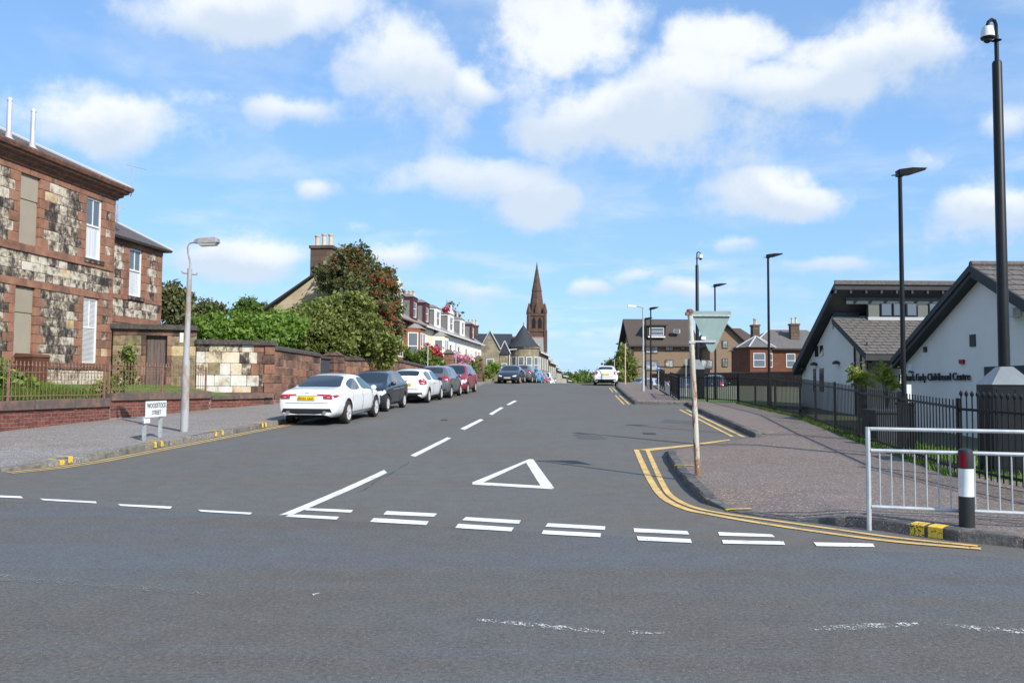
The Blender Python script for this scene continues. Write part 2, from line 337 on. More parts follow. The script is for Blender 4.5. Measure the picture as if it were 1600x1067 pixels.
# kerb stones, one by one (each a child of its pavement)
def bevbox(name, mat, bev=.06, seg=1):
    bm = bmesh.new(); bmesh.ops.create_cube(bm, size=1.0)
    bmesh.ops.bevel(bm, geom=bm.edges[:], offset=bev, segments=seg, affect='EDGES', profile=.6)
    me = bpy.data.meshes.new(name); bm.to_mesh(me); bm.free(); me.materials.append(mat); return me
def place(name, me, parent, a, b, z0, z1, th, off=0.0, gap=.006, tilt=True):
    """piece spanning plan points a-b, heights z0 (at a: tuple) .. thickness th"""
    a = Vector(a); b = Vector(b); d = b - a; L = d.length
    o = put(name, me, parent)
    ang = math.atan2(d.y, d.x); n = Vector((-d.y, d.x)) / L * off
    za, zb = z0; c = (a + b) / 2 + n
    pitch = math.atan2(zb - za, L)
    o.matrix_local = Matrix.Translation((c.x, c.y, (za + zb) / 2 + z1 / 2)) @ Matrix.Rotation(ang, 4, 'Z') @ Matrix.Rotation(-pitch, 4, 'Y') @ Matrix.Diagonal((L - gap, th, z1, 1))
    return o
def resample(pts, step):
    out = [Vector(pts[0][:2])]; acc = 0
    for p, q in zip(pts, pts[1:]):
        p = Vector(p[:2]); q = Vector(q[:2]); L = (q - p).length; n = max(1, round(L / step))
        out += [p.lerp(q, i / n) for i in range(1, n + 1)]
    return out
me_kl = bevbox('kerb_stone_mesh', m_kerb, .09, 2); me_kr = bevbox('kerb_whin_mesh', m_kerbd, .09, 2)
def kerb(parent, pts, me, zf, step=.9, side=1, w=.16):
    q = resample(pts, step)
    for a, b in zip(q, q[1:]):
        ha = zf(a.x, a.y) - g(a.x, a.y); hb = zf(b.x, b.y) - g(b.x, b.y); j = random.uniform(-.006, .01)
        place('kerb_stone', me, parent, a, b, (g(a.x, a.y) + ha - .24 + j + .008, g(b.x, b.y) + hb - .24 + j + .008), .24, w + random.uniform(-.01, .012), side * w / 2 + random.uniform(-.01, .01))
kerb(pavL, KL[3:8], me_kl, zleft, 1.0, 1); kerb(pavL, KL[7:10], me_kl, zleft, 1.4, 1)
kerb(pavL, KL[1:4], me_kl, zleft, .9, 1)
kerb(pavR, KRc, me_kr, zright, .48, 1)
kerb(pavR, KRend[:1] + [KRc[-1]], me_kr, zright, .8, -1)
kerb(pavR, LAY, me_kr, lambda x, y: g(x, y) + HK, .9, -1)
kerb(pavR, [LAY[-1], (8.35, 66)], me_kr, lambda x, y: g(x, y) + HK, 1.2, -1)

# road markings: thin sheets 4 mm above the surface
def mark(pix, mat, parent=street, name='road_marking', h=.009):
    poly = [tuple(U(*p).xy) for p in pix]
    if sum(a[0] * b[1] - b[0] * a[1] for a, b in zip(poly, poly[1:] + poly[:1])) < 0: poly = poly[::-1]
    return sheet(name, poly, h, mat, parent=parent)
def mark_xy(poly, mat, parent=street, name='road_marking', h=.009):
    if sum(a[0] * b[1] - b[0] * a[1] for a, b in zip(poly, poly[1:] + poly[:1])) < 0: poly = poly[::-1]
    return sheet(name, poly, h, mat, parent=parent)
for q in [((-40, 773), (33, 776), (36, 779), (-40, 776)), ((62, 779.5), (150, 784), (151, 787), (68, 782.5)), ((184, 788), (269, 792), (266, 795.5), (188, 791)), ((309, 797), (394, 801.5), (391, 804.5), (314, 800)),
          ((470, 794), (552, 797.5), (548, 801.5), (478, 798)), ((452, 804), (530, 808), (526, 812.5), (446, 808)), ((604, 799), (683, 803), (678, 808), (599, 804.5)), ((584, 810), (670, 815), (666, 821), (578, 816)),
          ((728, 808.5), (814, 813.5), (811, 819), (722, 813.5)), ((716, 819), (803, 825), (799, 831), (711, 825.5)), ((856, 818), (946, 823), (945, 828.5), (852, 823.5)), ((849, 829), (939, 834), (938, 840), (846, 835)),
          ((990, 826), (1074, 830.5), (1077, 836), (991, 832)), ((995, 838.5), (1079, 843), (1081, 849), (997, 845)), ((1122, 832), (1206, 835.5), (1211, 840), (1124, 837.5)), ((1128, 844.5), (1224, 846.5), (1227, 852), (1130, 850)),
          ((1271, 848), (1364, 850), (1367, 855.5), (1276, 854)), ((436, 805.5), (600, 734.5), (605, 739), (458, 804.5)),
          ((641, 712), (699, 683.5), (705, 685), (649, 714)), ((719, 670), (750, 655), (756, 656), (726, 672)), ((764, 647), (782, 636.5), (787, 637), (769, 648.5)), ((791, 632.5), (803, 626), (808, 626.5), (796, 633))]:
    mark(q, m_white)
for q in [((738, 754), (826, 718), (833, 718), (754, 754.5)), ((822, 723), (833, 718), (866, 763), (845, 760)), ((738, 754), (754, 754), (846, 759.5), (866, 764), (862, 764.5), (738, 757.5))]:
    mark(q, m_white, name='give_way_triangle')
m_worn = worn('road_paint_worn', (.62, .62, .60), .52, .66, 8.0, .9)
m_scuff = worn('road_scuff', (.26, .26, .25), .50, .72, 5.0, .9)
for q in [((745, 966), (842, 974), (945, 985), (944, 991), (840, 981), (745, 970)), ((982, 986), (1000, 985), (1006, 990), (985, 993)), ((1262, 981), (1345, 974), (1433, 973), (1438, 978), (1345, 984), (1262, 986)), ((1462, 974), (1540, 979), (1640, 986), (1640, 994), (1530, 986)), ((1008, 988), (1047, 987), (1047, 990), (1008, 991)), ((488, 928), (500, 926), (502, 928), (489, 931))]:
    mark(q, m_worn, main, h=.005)
mark(((-60, 893), (60, 901), (200, 913), (330, 926), (330, 931), (190, 921), (60, 911), (-60, 903)), m_scuff, main, h=.005)
def offset(pts, d):
    out = []
    for i, p in enumerate(pts):
        a = Vector(pts[max(i - 1, 0)][:2]); b = Vector(pts[min(i + 1, len(pts) - 1)][:2]); t = (b - a).normalized(); out.append(Vector(p[:2]) + Vector((-t.y, t.x)) * d)
    return out
def line(pts, d0, w, mat, h=.012, name='yellow_line'):
    q = [Vector(p[:2]) for p in pts]; a = offset(q, d0); b = offset(q, d0 + w)
    return mark_xy([tuple(p) for p in a] + [tuple(p) for p in b[::-1]], mat, name=name, h=h)
def smooth(pts, n=4):
    pts = [Vector(p[:2]) for p in pts]; out = []
    for i in range(len(pts) - 1):
        p0, p1, p2, p3 = pts[max(i - 1, 0)], pts[i], pts[i + 1], pts[min(i + 2, len(pts) - 1)]
        for k in range(n):
            t = k / n; out.append(.5 * ((2 * p1) + (p2 - p0) * t + (2 * p0 - 5 * p1 + 4 * p2 - p3) * t * t + (3 * p1 - p0 - 3 * p2 + p3) * t ** 3))
    return out + [pts[-1]]
YR = [U(*p) for p in [(998, 703), (1008, 725), (1022, 752), (1042, 778), (1075, 795), (1110, 803), (1190, 817), (1290, 832), (1400, 846), (1532, 857)]]
YR = smooth([(p.x, p.y) for p in YR]); line(YR, 0, -.105, m_yellow)
Y2 = [U(*p) for p in [(1015, 704), (1026, 728), (1040, 757), (1054, 776), (1085, 792), (1130, 802), (1200, 812), (1300, 826), (1400, 840), (1528, 853)]]
Y2 = smooth([(p.x, p.y) for p in Y2]); line(Y2, 0, -.09, m_yellow)
mark([(997, 703), (1060, 697), (1084, 695), (1084, 697), (1015, 705)], m_yellow, name='yellow_line', h=.013)
mark([(1084, 694), (1140, 687), (1141, 688.5), (1084, 697)], m_yellow, name='yellow_line', h=.013)
l1 = [LAY[0], LAY[1]]
dl = (Vector(LAY[1]) - Vector(LAY[0])).normalized()
for d0 in (.22, .48): line([Vector(LAY[0]) + dl * (.0 + d0 * .3), Vector(LAY[1]) + dl * .2], d0, .09, m_yellow)
line([LAY[2], LAY[3]], .06, .05, m_yellow)
for d0 in (.2, .42):
    line([LAY[3], LAY[4]], d0, .08, m_yellow); line([Vector(LAY[4]).lerp(Vector(LAY[5]), .35), LAY[5]], d0, .08, m_yellow)
for d0 in (-.16, -.34): line(KL[2:5] + [KL[5], KL[6], Vector(KL[6]) + Vector((.08, .8))], d0, -.07, m_yellow)
# yellow blips painted over the kerbs
def blip(x, y, dirv, zf, w=.11, L=.30, parent=None):
    n = Vector((-dirv.y, dirv.x)); p = Vector((x, y)); q = p + n * L; z0 = zf(p.x + n.x * .1, p.y + n.y * .1) + .02
    a, b = dirv * w / 2, -dirv * w / 2; mb = MB(); P = lambda v, z: (v.x, v.y, z)
    f0, f1 = p + a - n * .022, p + b - n * .022
    mb.add([P(f0, z0 - min(.12, z0 - g(p.x, p.y) - .01)), P(f1, z0 - min(.12, z0 - g(p.x, p.y) - .01)), P(f1, z0 - .008), P(f0, z0 - .008), P(p + b + n * .015, z0), P(p + a + n * .015, z0), P(q + b, z0 + .003), P(q + a, z0 + .003)], [(0, 1, 2, 3), (3, 2, 4, 5), (5, 4, 6, 7)])
    mb.build('kerb_marking', m_kyel, parent)
for px, py in [(62, 727), (82, 725), (213, 701), (224, 699), (323, 683), (332, 681), (408, 669), (416, 668)]:
    p = U(px, py, .0); best = min(range(2, 8), key=lambda i: abs((KL[i][1] + KL[i + 1][1]) / 2 - p.y))
    a, b = Vector(KL[best]), Vector(KL[best + 1]); 
    for i in range(2, 8):
        if KL[i][1] <= p.y <= KL[i + 1][1]: a, b = Vector(KL[i]), Vector(KL[i + 1])
    t = (p.y - a.y) / (b.y - a.y); q = a.lerp(b, min(max(t, 0), 1))
    blip(q.x, q.y, (b - a).normalized(), zleft, parent=pavL)
def onpath(pts, x, y):
    best = None
    for a, b in zip(pts, pts[1:]):
        a = Vector(a); b = Vector(b); d = b - a; t = max(0, min(1, (Vector((x, y)) - a).dot(d) / d.length_squared)); q = a + d * t; e = (q - Vector((x, y))).length
        if best is None or e < best[0]: best = (e, q, d.normalized())
    return best[1], best[2]
for px, py in [(1434, 838), (1466, 841), (1140, 799), (1056, 738)]:
    p = U(px, py); q, d = onpath(KRc, p.x, p.y); blip(q.x, q.y, d, zright, w=.15 if px > 1300 else .07, L=.17 if px > 1300 else .32, parent=pavR)

m_iron = pm('cast_iron', [(.04, .038, .036), (.06, .055, .05)], scale=8, rough=.7, bump=.4)
dc = mark([(1004, 676), (1024, 677), (1026, 679.5), (1006, 678.5)], m_iron, name='drain_cover', h=.012)
mark([(690, 655.5), (700, 656), (698, 657.5), (688, 657)], m_iron, name='drain_cover', h=.012)
m_seam = worn('tar_seam', (.035, .035, .036), .46, .58, 5.0, .6)
def seam(a, b, w=.035, par=street, n=14, amp=.05):
    a = U(*a).xy; b = U(*b).xy; pts = [a.lerp(b, k / n) + Vector((random.uniform(-amp, amp), random.uniform(-amp, amp))) * (0 < k < n) for k in range(n + 1)]
    q = offset(pts, w); mark_xy([tuple(p) for p in pts] + [tuple(p) for p in q[::-1]], m_seam, par, 'tar_seam', .0065)
seam((560, 770), (640, 722), .02)
m_patch = asphalt('asphalt_patch', (.088, .087, .087), 0, tracks=.02, patch=.05, grain=.3)
mark([(895, 679), (938, 680), (950, 687), (905, 686)], m_patch, name='road_patch', h=.0062); mark([(1040, 655), (1095, 659), (1088, 664), (1030, 660)], m_patch, name='road_patch', h=.0062)
# ------------------------------------------------------------------ shared building materials and helpers
m_red = blotch('red_sandstone', [(.0, (.145, .083, .061)), (.35, (.225, .115, .078)), (.7, (.295, .147, .096)), (1.0, (.30, .18, .125))], .7, 2.2, .45)
m_redd = blotch('red_sandstone_dark', [(.0, (.055, .042, .036)), (.35, (.13, .078, .058)), (.7, (.20, .11, .078)), (1.0, (.27, .165, .115))], .8, 2.6, .7)
PAINTED = [(.0, (.038, .033, .031)), (.24, (.075, .062, .055)), (.40, (.15, .123, .10)), (.54, (.27, .222, .168)), (.70, (.43, .37, .29)), (1.0, (.58, .53, .445))]
m_soot = blotch('sooty_painted_block', PAINTED, 1.1, 4.2, .3, bias=-.04)
m_soot2 = blotch('blackened_block', PAINTED, 1.0, 4.0, .3, bias=-.18)
m_cream = blotch('cream_peeling_block', PAINTED, 1.1, 3.6, .3, bias=.22)
m_ochre = blotch('bare_ochre_block', [(.0, (.26, .18, .11)), (.5, (.46, .34, .19)), (1.0, (.58, .50, .36))], 1.0, 2.5, .4)
m_mort = pm('lime_mortar', [(.48, .43, .35), (.30, .26, .21)], scale=3, rough=.95, bump=.3)
m_mortr = pm('sandy_mortar', [(.40, .29, .21), (.28, .2, .15)], scale=2, rough=.95, bump=.3)
m_slate = pm('roof_slate', [(.10, .088, .085), (.13, .105, .10), (.075, .07, .072)], scale=3, rough=.75, bump=.4, bscale=14, stretch=(1, 1, 2))
m_lead = pm('lead_flashing', [(.42, .43, .45)], rough=.5)
m_cornice = pm('cornice_stone', [(.27, .115, .07), (.19, .085, .058), (.10, .07, .06)], scale=2.2, rough=.85, bump=.4, co='piece')
m_board = pm('window_board', [(.33, .285, .22), (.30, .26, .20)], scale=1.2, rough=.8, bump=.15, var=.04)
m_wood = pm('white_painted_wood', [(.74, .73, .70), (.66, .64, .60)], scale=4, rough=.55)
m_pane = glass_mat('window_glass', (.10, .125, .15), .06, .9)
m_pane_d = glass_mat('window_glass_dark', (.03, .035, .04), .06, .9)
m_curt = pm('curtained_glass', [(.66, .66, .64), (.48, .50, .51)], scale=7, stretch=(1, 1, .05), rough=.12, spec=.7)
m_blind = pm('blind_fabric', [(.72, .72, .70), (.62, .63, .64)], scale=2, rough=.9)
m_galv = pm('galvanised_steel', [(.42, .44, .44), (.33, .35, .36), (.50, .51, .50)], scale=6, rough=.5, metal=.35, bump=.1)
m_steelbright = pm('flue_steel', [(.72, .72, .72), (.6, .6, .61)], scale=2, rough=.35, metal=.5)
m_black = pm('black_paint', [(.010, .011, .013), (.014, .015, .017)], scale=4, rough=.45, spec=.25)
m_rust = pm('rusty_iron', [(.21, .105, .075), (.14, .07, .05), (.27, .16, .12)], scale=9, rough=.9, bump=.3, bscale=60)
m_doorw = pm('weathered_door', [(.11, .085, .08), (.07, .055, .053), (.15, .11, .095)], scale=3, rough=.9, bump=.5, stretch=(1, 1, .12), bscale=20)
m_moss = pm('mossy_masonry', [(.17, .135, .075), (.10, .09, .045), (.26, .20, .13)], scale=2.2, rough=.95, bump=.6, var=.2, co='piece', bscale=20)
m_coping = pm('dark_coping', [(.075, .068, .062), (.11, .085, .072), (.05, .047, .045)], scale=3, rough=.9, bump=.5)
m_copr = pm('red_coping_stone', [(.22, .12, .092), (.13, .09, .078), (.09, .082, .075)], scale=1.7, rough=.9, bump=.5, bscale=25, var=.1, co='piece')
m_brick = pm('dark_red_brick', [(.15, .045, .035), (.11, .035, .03), (.19, .07, .05)], scale=5, rough=.75, bump=.3, bscale=40, var=.25, co='piece')
m_brmort = pm('brick_mortar', [(.30, .25, .22), (.22, .17, .15)], scale=6, rough=.95)
UB = {}
def ub(mat, bev=.045):
    if mat.name not in UB: UB[mat.name] = bevbox(mat.name + '_piece', mat, bev)
    return UB[mat.name]
def piece(name, mat, parent, x0, x1, y0, y1, z0, z1):
    return put(name, ub(mat), parent, ((x0 + x1) / 2, (y0 + y1) / 2, (z0 + z1) / 2), scale=(x1 - x0, y1 - y0, z1 - z0))
def pick(w): return random.choices(list(w.keys()), list(w.values()))[0]
def fill(parent, u0, u1, z0, z1, mats, wlo=.42, whi=.75, y0=0.0, y1=.16, name='stone', gap=.012):
    if u1 - u0 < .07: return
    piece('mortar', m_mort, parent, u0, u1, y0 + .017, y1 - .003, z0, z1)
    n = max(1, round((u1 - u0) / random.uniform(wlo, whi))); cuts = [u0 + (u1 - u0) * (i + (random.uniform(-.22, .22) if 0 < i < n else 0)) / n for i in range(n + 1)]
    for a, b in zip(cuts, cuts[1:]):
        j = random.uniform(-.012, .012)
        piece(name, MT[pick(mats)], parent, a + gap / 2, b - gap / 2, y0 + j, y1, z0 + gap / 2, z1 - gap / 2)
def masonry(parent, u0, u1, z0, z1, ch, mats, holes=(), y0=0.0, y1=.16, quoin=None, ql=(.46, .24), ends=(True, True), wlo=.42, whi=.75, gap=.012):
    """courses of single stones, with long-and-short dressings round the openings"""
    n = max(1, round((z1 - z0) / ch)); h = (z1 - z0) / n
    for k in range(n):
        a, b = z0 + k * h, z0 + (k + 1) * h; zc = (a + b) / 2
        hs = sorted([(p, q) for p, q, r, s in holes if r - .02 < zc < s + .02])
        spans = []; e = u0; el = ends[0]
        for p, q in hs: spans.append((e, p, el, True)); e = q; el = True
        spans.append((e, u1, el, ends[1]))
        for p, q, l, r in spans:
            if q - p < .06: continue
            w = ql[k % 2] if quoin else 0
            if quoin and l and r and q - p < 2 * w + .08:
                piece('quoin', quoin, parent, p + .004, q - .004, y0 - .015, y1, a + .004, b - .004); continue
            if quoin and l: piece('quoin', quoin, parent, p, p + w, y0 - .015, y1, a + .004, b - .004); p += w
            if quoin and r: piece('quoin', quoin, parent, q - w, q, y0 - .015, y1, a + .004, b - .004); q -= w
            fill(parent, p, q, a, b, mats, wlo, whi, y0, y1, gap=gap)
def sash(parent, u0, u1, z0, z1, y, mode='plain', frame=None, pane=None, t=.07, name='window'):
    fr = frame or m_wood; pn = pane or m_pane; zm = z0 + (z1 - z0) * .55
    b = MB()
    b.box(u0, u0 + t, y, y + .08, z0, z1).box(u1 - t, u1, y, y + .08, z0, z1).box(u0 + t, u1 - t, y, y + .08, z0, z0 + t).box(u0 + t, u1 - t, y, y + .08, z1 - t, z1)
    b.box(u0 + t, u1 - t, y + .003, y + .07, zm - .03, zm + .035)
    if mode in ('bar', 'blinds'): b.box((u0 + u1) / 2 - .017, (u0 + u1) / 2 + .017, y + .012, y + .06, zm + .035, z1 - t)
    w = b.build(name, fr, parent)
    MB().box(u0 + t, u1 - t, y + .035, y + .045, zm + .035, z1 - t).build('pane', pn, w)
    MB().box(u0 + t, u1 - t, y + .045, y + .055, z0 + t, zm - .03).build('pane', m_curt if mode == 'bar' else pn, w)
    if mode == 'blinds':
        s = MB(); z = z0 + t + .02
        while z < z1 - t - .02:
            if abs(z - zm) > .05: s.box(u0 + t + .01, u1 - t - .01, y + .026, y + .033, z, z + .026)
            z += .045
        s.build('blind', m_blind, w)
    return w

# ------------------------------------------------------------------ the sandstone villa on the left
VA = math.atan2(1, .12)
villa = thing('sandstone_villa', 'two-storey red sandstone villa with blackened and peeling cream blocks', 'house', (-15.06, 31.0, 0), VA)
GZ = .55
HU = [(-8.45, -7.5, 6.0, 8.26), (-5.05, -4.15, 6.0, 8.26), (-1.7, -.8, 6.12, 8.22)]
HL = [(-8.45, -7.5, 2.38, 4.6), (-5.12, -4.22, 2.38, 4.6), (-1.72, -.86, 2.38, 4.54)]
b = MB(); b.box(-9.3, -.02, .14, 9, GZ - .5, 8.4); b.build('wall', m_mort, villa)
b = MB(); b.box(.0, 3.98, .5, 8, GZ - .5, 7.1); b.build('wall', m_mort, villa)
soot = {'sooty_painted_block': 5, 'blackened_block': 4, 'cream_peeling_block': 1.2, 'bare_ochre_block': .25}
pale = {'cream_peeling_block': 7, 'sooty_painted_block': 1}
masonry(villa, -9.3, 0, 5.98, 8.24, .323, {**soot, 'cream_peeling_block': 9}, HU, quoin=m_red)
masonry(villa, -9.3, 0, 4.86, 5.72, .287, {**soot, 'cream_peeling_block': 2.5}, [], quoin=m_red, ends=(False, True), ql=(.24, .02))
masonry(villa, -9.3, 0, 2.22, 4.62, .30, soot, HL, quoin=m_red)
masonry(villa, -9.3, 0, GZ - .1, 2.02, .35, {'cream_peeling_block': 2, 'sooty_painted_block': 2, 'bare_ochre_block': 1.5}, [], quoin=m_red, ends=(False, True))
def band(z0, z1, y, mat, u0=-9.3, u1=0.0, L=1.15, par=None):
    n = round((u1 - u0) / L)
    for i in range(n): piece('band_course', mat, par or villa, u0 + (u1 - u0) * i / n + .003, u0 + (u1 - u0) * (i + 1) / n - .003, y, .15, z0 + .002, z1 - .002)
band(5.72, 5.98, -.05, m_red); band(4.62, 4.86, -.03, m_red); band(8.24, 8.45, -.02, m_red); band(2.02, 2.22, -.05, m_cornice)
for u0, u1, z0, z1 in (HU[0], HU[1], HL[0], HL[1]):
    piece('window_board', m_board, villa, u0 + .01, u1 - .01, .07, .13, z0 + .75 * (z1 - z0) * .85, z1 - .02); piece('window_board', m_board, villa, u0 + .01, u1 - .01, .09, .13, z0, z0 + .75 * (z1 - z0) * .85 - .025)
sash(villa, -1.7, -.8, 6.0, 8.24, .05, 'bar'); sash(villa, -1.72, -.86, 2.24, 4.60, .05, 'blinds')
piece('window_sill', m_soot2, villa, -1.82, -.7, -.09, .1, 5.86, 6.01)
piece('window_sill', m_cornice, villa, -1.82, -.75, -.09, .1, 2.12, 2.26); piece('window_sill', m_cornice, villa, -5.2, -4.1, -.09, .1, 2.2, 2.37)
# moulded eaves cornice: profile (out, z) run along the front and returned at the corner
prof = [(0, 8.44), (.07, 8.46), (.07, 8.52), (.2, 8.60), (.2, 8.66), (.34, 8.74), (.34, 8.8), (.42, 8.83), (.46, 8.93), (.46, 8.985), (.36, 9.0), (0, 9.0)]
vs = []; fs = []; n = len(prof)
for p, z in prof: vs += [(-9.3, -p, z), (p, -p, z), (p, 6, z)]
for i in range(n):
    j = (i + 1) % n
    fs += [(3 * i, 3 * i + 1, 3 * j + 1, 3 * j), (3 * i + 1, 3 * i + 2, 3 * j + 2, 3 * j + 1)]
b = MB(); b.add(vs, fs); b.build('cornice', m_cornice, villa)
rf = MB(); rf.add([(-9.5, -.36, 8.99), (.36, -.36, 8.99), (.36, 9.3, 8.99), (-9.5, 9.3, 8.99), (-9.5, 4.5, 11.3), (-4.2, 4.5, 11.3)], [(0, 1, 5, 4), (1, 2, 5), (2, 3, 4, 5), (3, 0, 4), (3, 2, 1, 0)])
roofv = rf.build('roof', m_slate, villa)
hb = MB(); hb.tube([(.36, -.36, 9.02), (-4.2, 4.5, 11.33)], .055, 6); hb.tube([(-4.2, 4.5, 11.33), (-9.5, 4.5, 11.33)], .06, 6); hb.build('hip_flashing', m_lead, roofv)
# rear wing, set back and lower
wing = [(1.6, 2.5, 5.05, 6.94)]
masonry(villa, 0.02, 4.0, 4.98, 6.94, .327, {**soot, 'cream_peeling_block': 4}, wing, y0=.36, y1=.52, quoin=m_red, ql=(.55, .36), ends=(False, True))
masonry(villa, 0.02, 4.0, 4.16, 4.82, .33, {**soot, 'cream_peeling_block': 5}, [], y0=.36, y1=.52, quoin=m_red, ends=(False, True), ql=(.3, .02))
masonry(villa, 0.02, 4.0, GZ - .1, 3.9, .35, {'mossy_masonry': 4, 'sooty_painted_block': 1}, [], y0=.36, y1=.52)
for z0, z1 in ((4.82, 4.98), (3.9, 4.16), (6.94, 7.12)):
    piece('band_course', m_red, villa, .02, 2.0, .33, .52, z0, z1); piece('band_course', m_red, villa, 2.01, 4.01, .33, .52, z0, z1)
sash(villa, 1.6, 2.5, 5.0, 6.93, .41, 'bar'); piece('window_sill', m_soot2, villa, 1.5, 2.6, .27, .45, 4.86, 5.01)
b = MB(); b.add([(0, .1, 7.12), (4.25, .1, 7.12), (4.25, 8.2, 7.12), (0, 8.2, 7.12), (0, .05, 7.2), (4.3, .05, 7.2), (4.3, 8.3, 7.2), (0, 8.3, 7.2), (0, 4, 9.4), (1.6, 4, 9.4)],
    [(0, 3, 2, 1), (0, 1, 5, 4), (1, 2, 6, 5), (2, 3, 7, 6), (4, 5, 9, 8), (5, 6, 9), (6, 7, 8, 9), (0, 4, 8, 7, 3)]); rw = b.build('roof', m_slate, villa)
b = MB(); b.tube([(4.3, .05, 7.22), (1.6, 4, 9.43)], .05, 6); b.build('hip_flashing', m_lead, rw)
b = MB(); b.tube([(-.9, -.52, 8.7), (-9.2, -.52, 8.7)], .001); 
# flues and aerial
for u in (-5.72, -4.66):
    f = thing('metal_flue', 'tall bright steel flue pipe %s on the villa roof eaves' % ('nearer the aerial' if u > -5 else 'farther from the aerial'), 'flue', group='steel flues')
    f.parent = None; f.matrix_world = Matrix.Translation((-15.06, 31.0, 0)) @ Matrix.Rotation(VA, 4, 'Z') @ Matrix.Translation((u, -.05, 9.0))
    MB().lathe([(.075, .02), (.075, 1.3), (.085, 1.3), (.085, 1.38), (.07, 1.40)], 14).build('pipe', m_steelbright, f, True)
    MB().lathe([(.22, -.02), (.2, .06), (.1, .16), (.085, .3)], 14).build('flashing_collar', m_lead, f, True)
ae = thing('television_aerial', 'thin television aerial on a pole at the villa corner', 'aerial'); ae.matrix_world = Matrix.Translation((-15.06, 31.0, 0)) @ Matrix.Rotation(VA, 4, 'Z') @ Matrix.Translation((.52, -.3, 8.3))
MB().tube([(-.25, .12, -.1), (-.02, 0, .45), (0, 0, .6), (0, 0, 1.62)], .018, 6).build('mast', m_galv, ae)
b = MB(); b.tube([(.0, .2, 1.66), (.05, -.55, 1.46)], .014, 5)
for k in range(9):
    t = k / 8; c = Vector((0, .2, 1.66)).lerp(Vector((.05, -.55, 1.46)), t); b.tube([c + Vector((-.13, -.03, -.04)), c + Vector((.13, .03, .04))], .006, 4)
b.build('antenna_array', m_galv, ae)
dp = MB(); dp.tube([(.05, -.1, 8.35), (.02, -.08, 7.9), (.05, -.06, 7.6)], .04, 6); dp.build('downpipe', m_galv, villa)

# ------------------------------------------------------------------ screen wall with the plank door, pale block wall
TA = math.atan2(1.6, 5.45)
out = thing('screen_wall', 'mossy stone screen wall with dark coping and a weathered plank door', 'wall', (-15.06, 31.0, 0), TA)
GB = .75
b = MB(); b.box(0.05, 1.2, .14, .5, GB - .4, 3.58).box(1.95, 2.97, .14, .5, GB - .4, 3.58).box(1.2, 1.95, .14, .5, 3.36, 3.58).box(1.2, 1.95, .3, .5, GB - .4, 3.36); b.build('backing', m_moss, out)
masonry(out, .05, 2.97, GB - .1, 3.36, .37, {'mossy_masonry': 6, 'bare_ochre_block': .5, 'sooty_painted_block': .7}, [(1.2, 1.95, GB - .2, 3.38)], quoin=m_redd, ql=(.16, .15), ends=(False, False))
piece('lintel', m_redd, out, .06, 1.5, -.02, .16, 3.36, 3.58); piece('lintel', m_redd, out, 1.505, 2.96, -.02, .16, 3.36, 3.58)
piece('coping', m_coping, out, -.05, 3.02, -.16, .55, 3.58, 3.78)
dr = thing('door', '', ''); 
for k in ('label', 'category'): del_ = dr.get(k)
dr.parent = out; dr.name = 'door'
for k in range(6): piece('plank', m_doorw, dr, 1.225 + k * .118, 1.225 + (k + 1) * .118 - .006, .17, .22, GB - .05, 3.3)
piece('door_frame', m_doorw, dr, 1.2, 1.95, .16, .24, 3.3, 3.36)
bw = thing('pale_block_wall', 'garden wall of cream and white painted blocks with dark flat coping', 'wall', (-15.06, 31.0, 0), TA)
b = MB(); b.box(2.99, 5.9, .13, .42, .5, 3.06); b.build('backing', m_mort, bw)
cols = ['cream_peeling_block', 'bare_ochre_block', 'sooty_painted_block', 'white_block', 'red_sandstone']
m_whb = blotch('white_block', [(.0, (.30, .26, .21)), (.25, (.48, .44, .37)), (.5, (.56, .54, .49)), (1.0, (.64, .63, .60))], 1.0, 3.0, .3, bias=.08)
m_crm = blotch('cream_block', [(.0, (.16, .13, .095)), (.25, (.40, .33, .23)), (.5, (.55, .47, .34)), (1.0, (.62, .57, .46))], 1.0, 3.0, .35, bias=.06)
rows = [(2.78, 3.06, [(.55, m_soot2), (.75, m_crm), (.7, m_soot), (.55, m_cream), (.45, m_red)]), (2.34, 2.78, [(.4, m_whb), (.75, m_crm), (.8, m_crm), (.42, m_soot), (.4, m_cream), (.3, m_redd)]),
        (1.88, 2.34, [(.5, m_crm), (.5, m_moss), (.45, m_whb), (.5, m_crm), (.4, m_soot), (.35, m_red), (.2, m_redd)]), (1.45, 1.88, [(.8, m_whb), (.7, m_whb), (.7, m_whb), (.55, m_whb), (.2, m_soot2)]), (1.2, 1.45, [(.9, m_whb), (.6, m_whb), (.75, m_ochre), (.5, m_redd)])]
for z0, z1, r in rows:
    tot = sum(w for w, _ in r); u = 3.0
    for w, m in r:
        w2 = w / tot * 2.5; piece('block', m, bw, u + .006, u + w2 - .006, random.uniform(-.01, .01), .14, z0 + .006, z1 - .006); u += w2
for k in range(5): piece('quoin', m_redd if k % 2 else m_red, bw, 5.52 - .08 * (k % 2), 5.92, -.03, .42, 1.2 + k * .372, 1.2 + (k + 1) * .372 - .006)
piece('coping', m_coping, bw, 2.96, 5.98, -.12, .5, 3.06, 3.25); piece('base_course', m_copr, bw, 2.5, 4.3, -.14, .15, 1.0, 1.2); piece('base_course', m_copr, bw, 4.31, 5.9, -.14, .15, 1.0, 1.2)
piece('footing', m_redd, bw, 2.99, 5.9, -.02, .14, .4, 1.0)

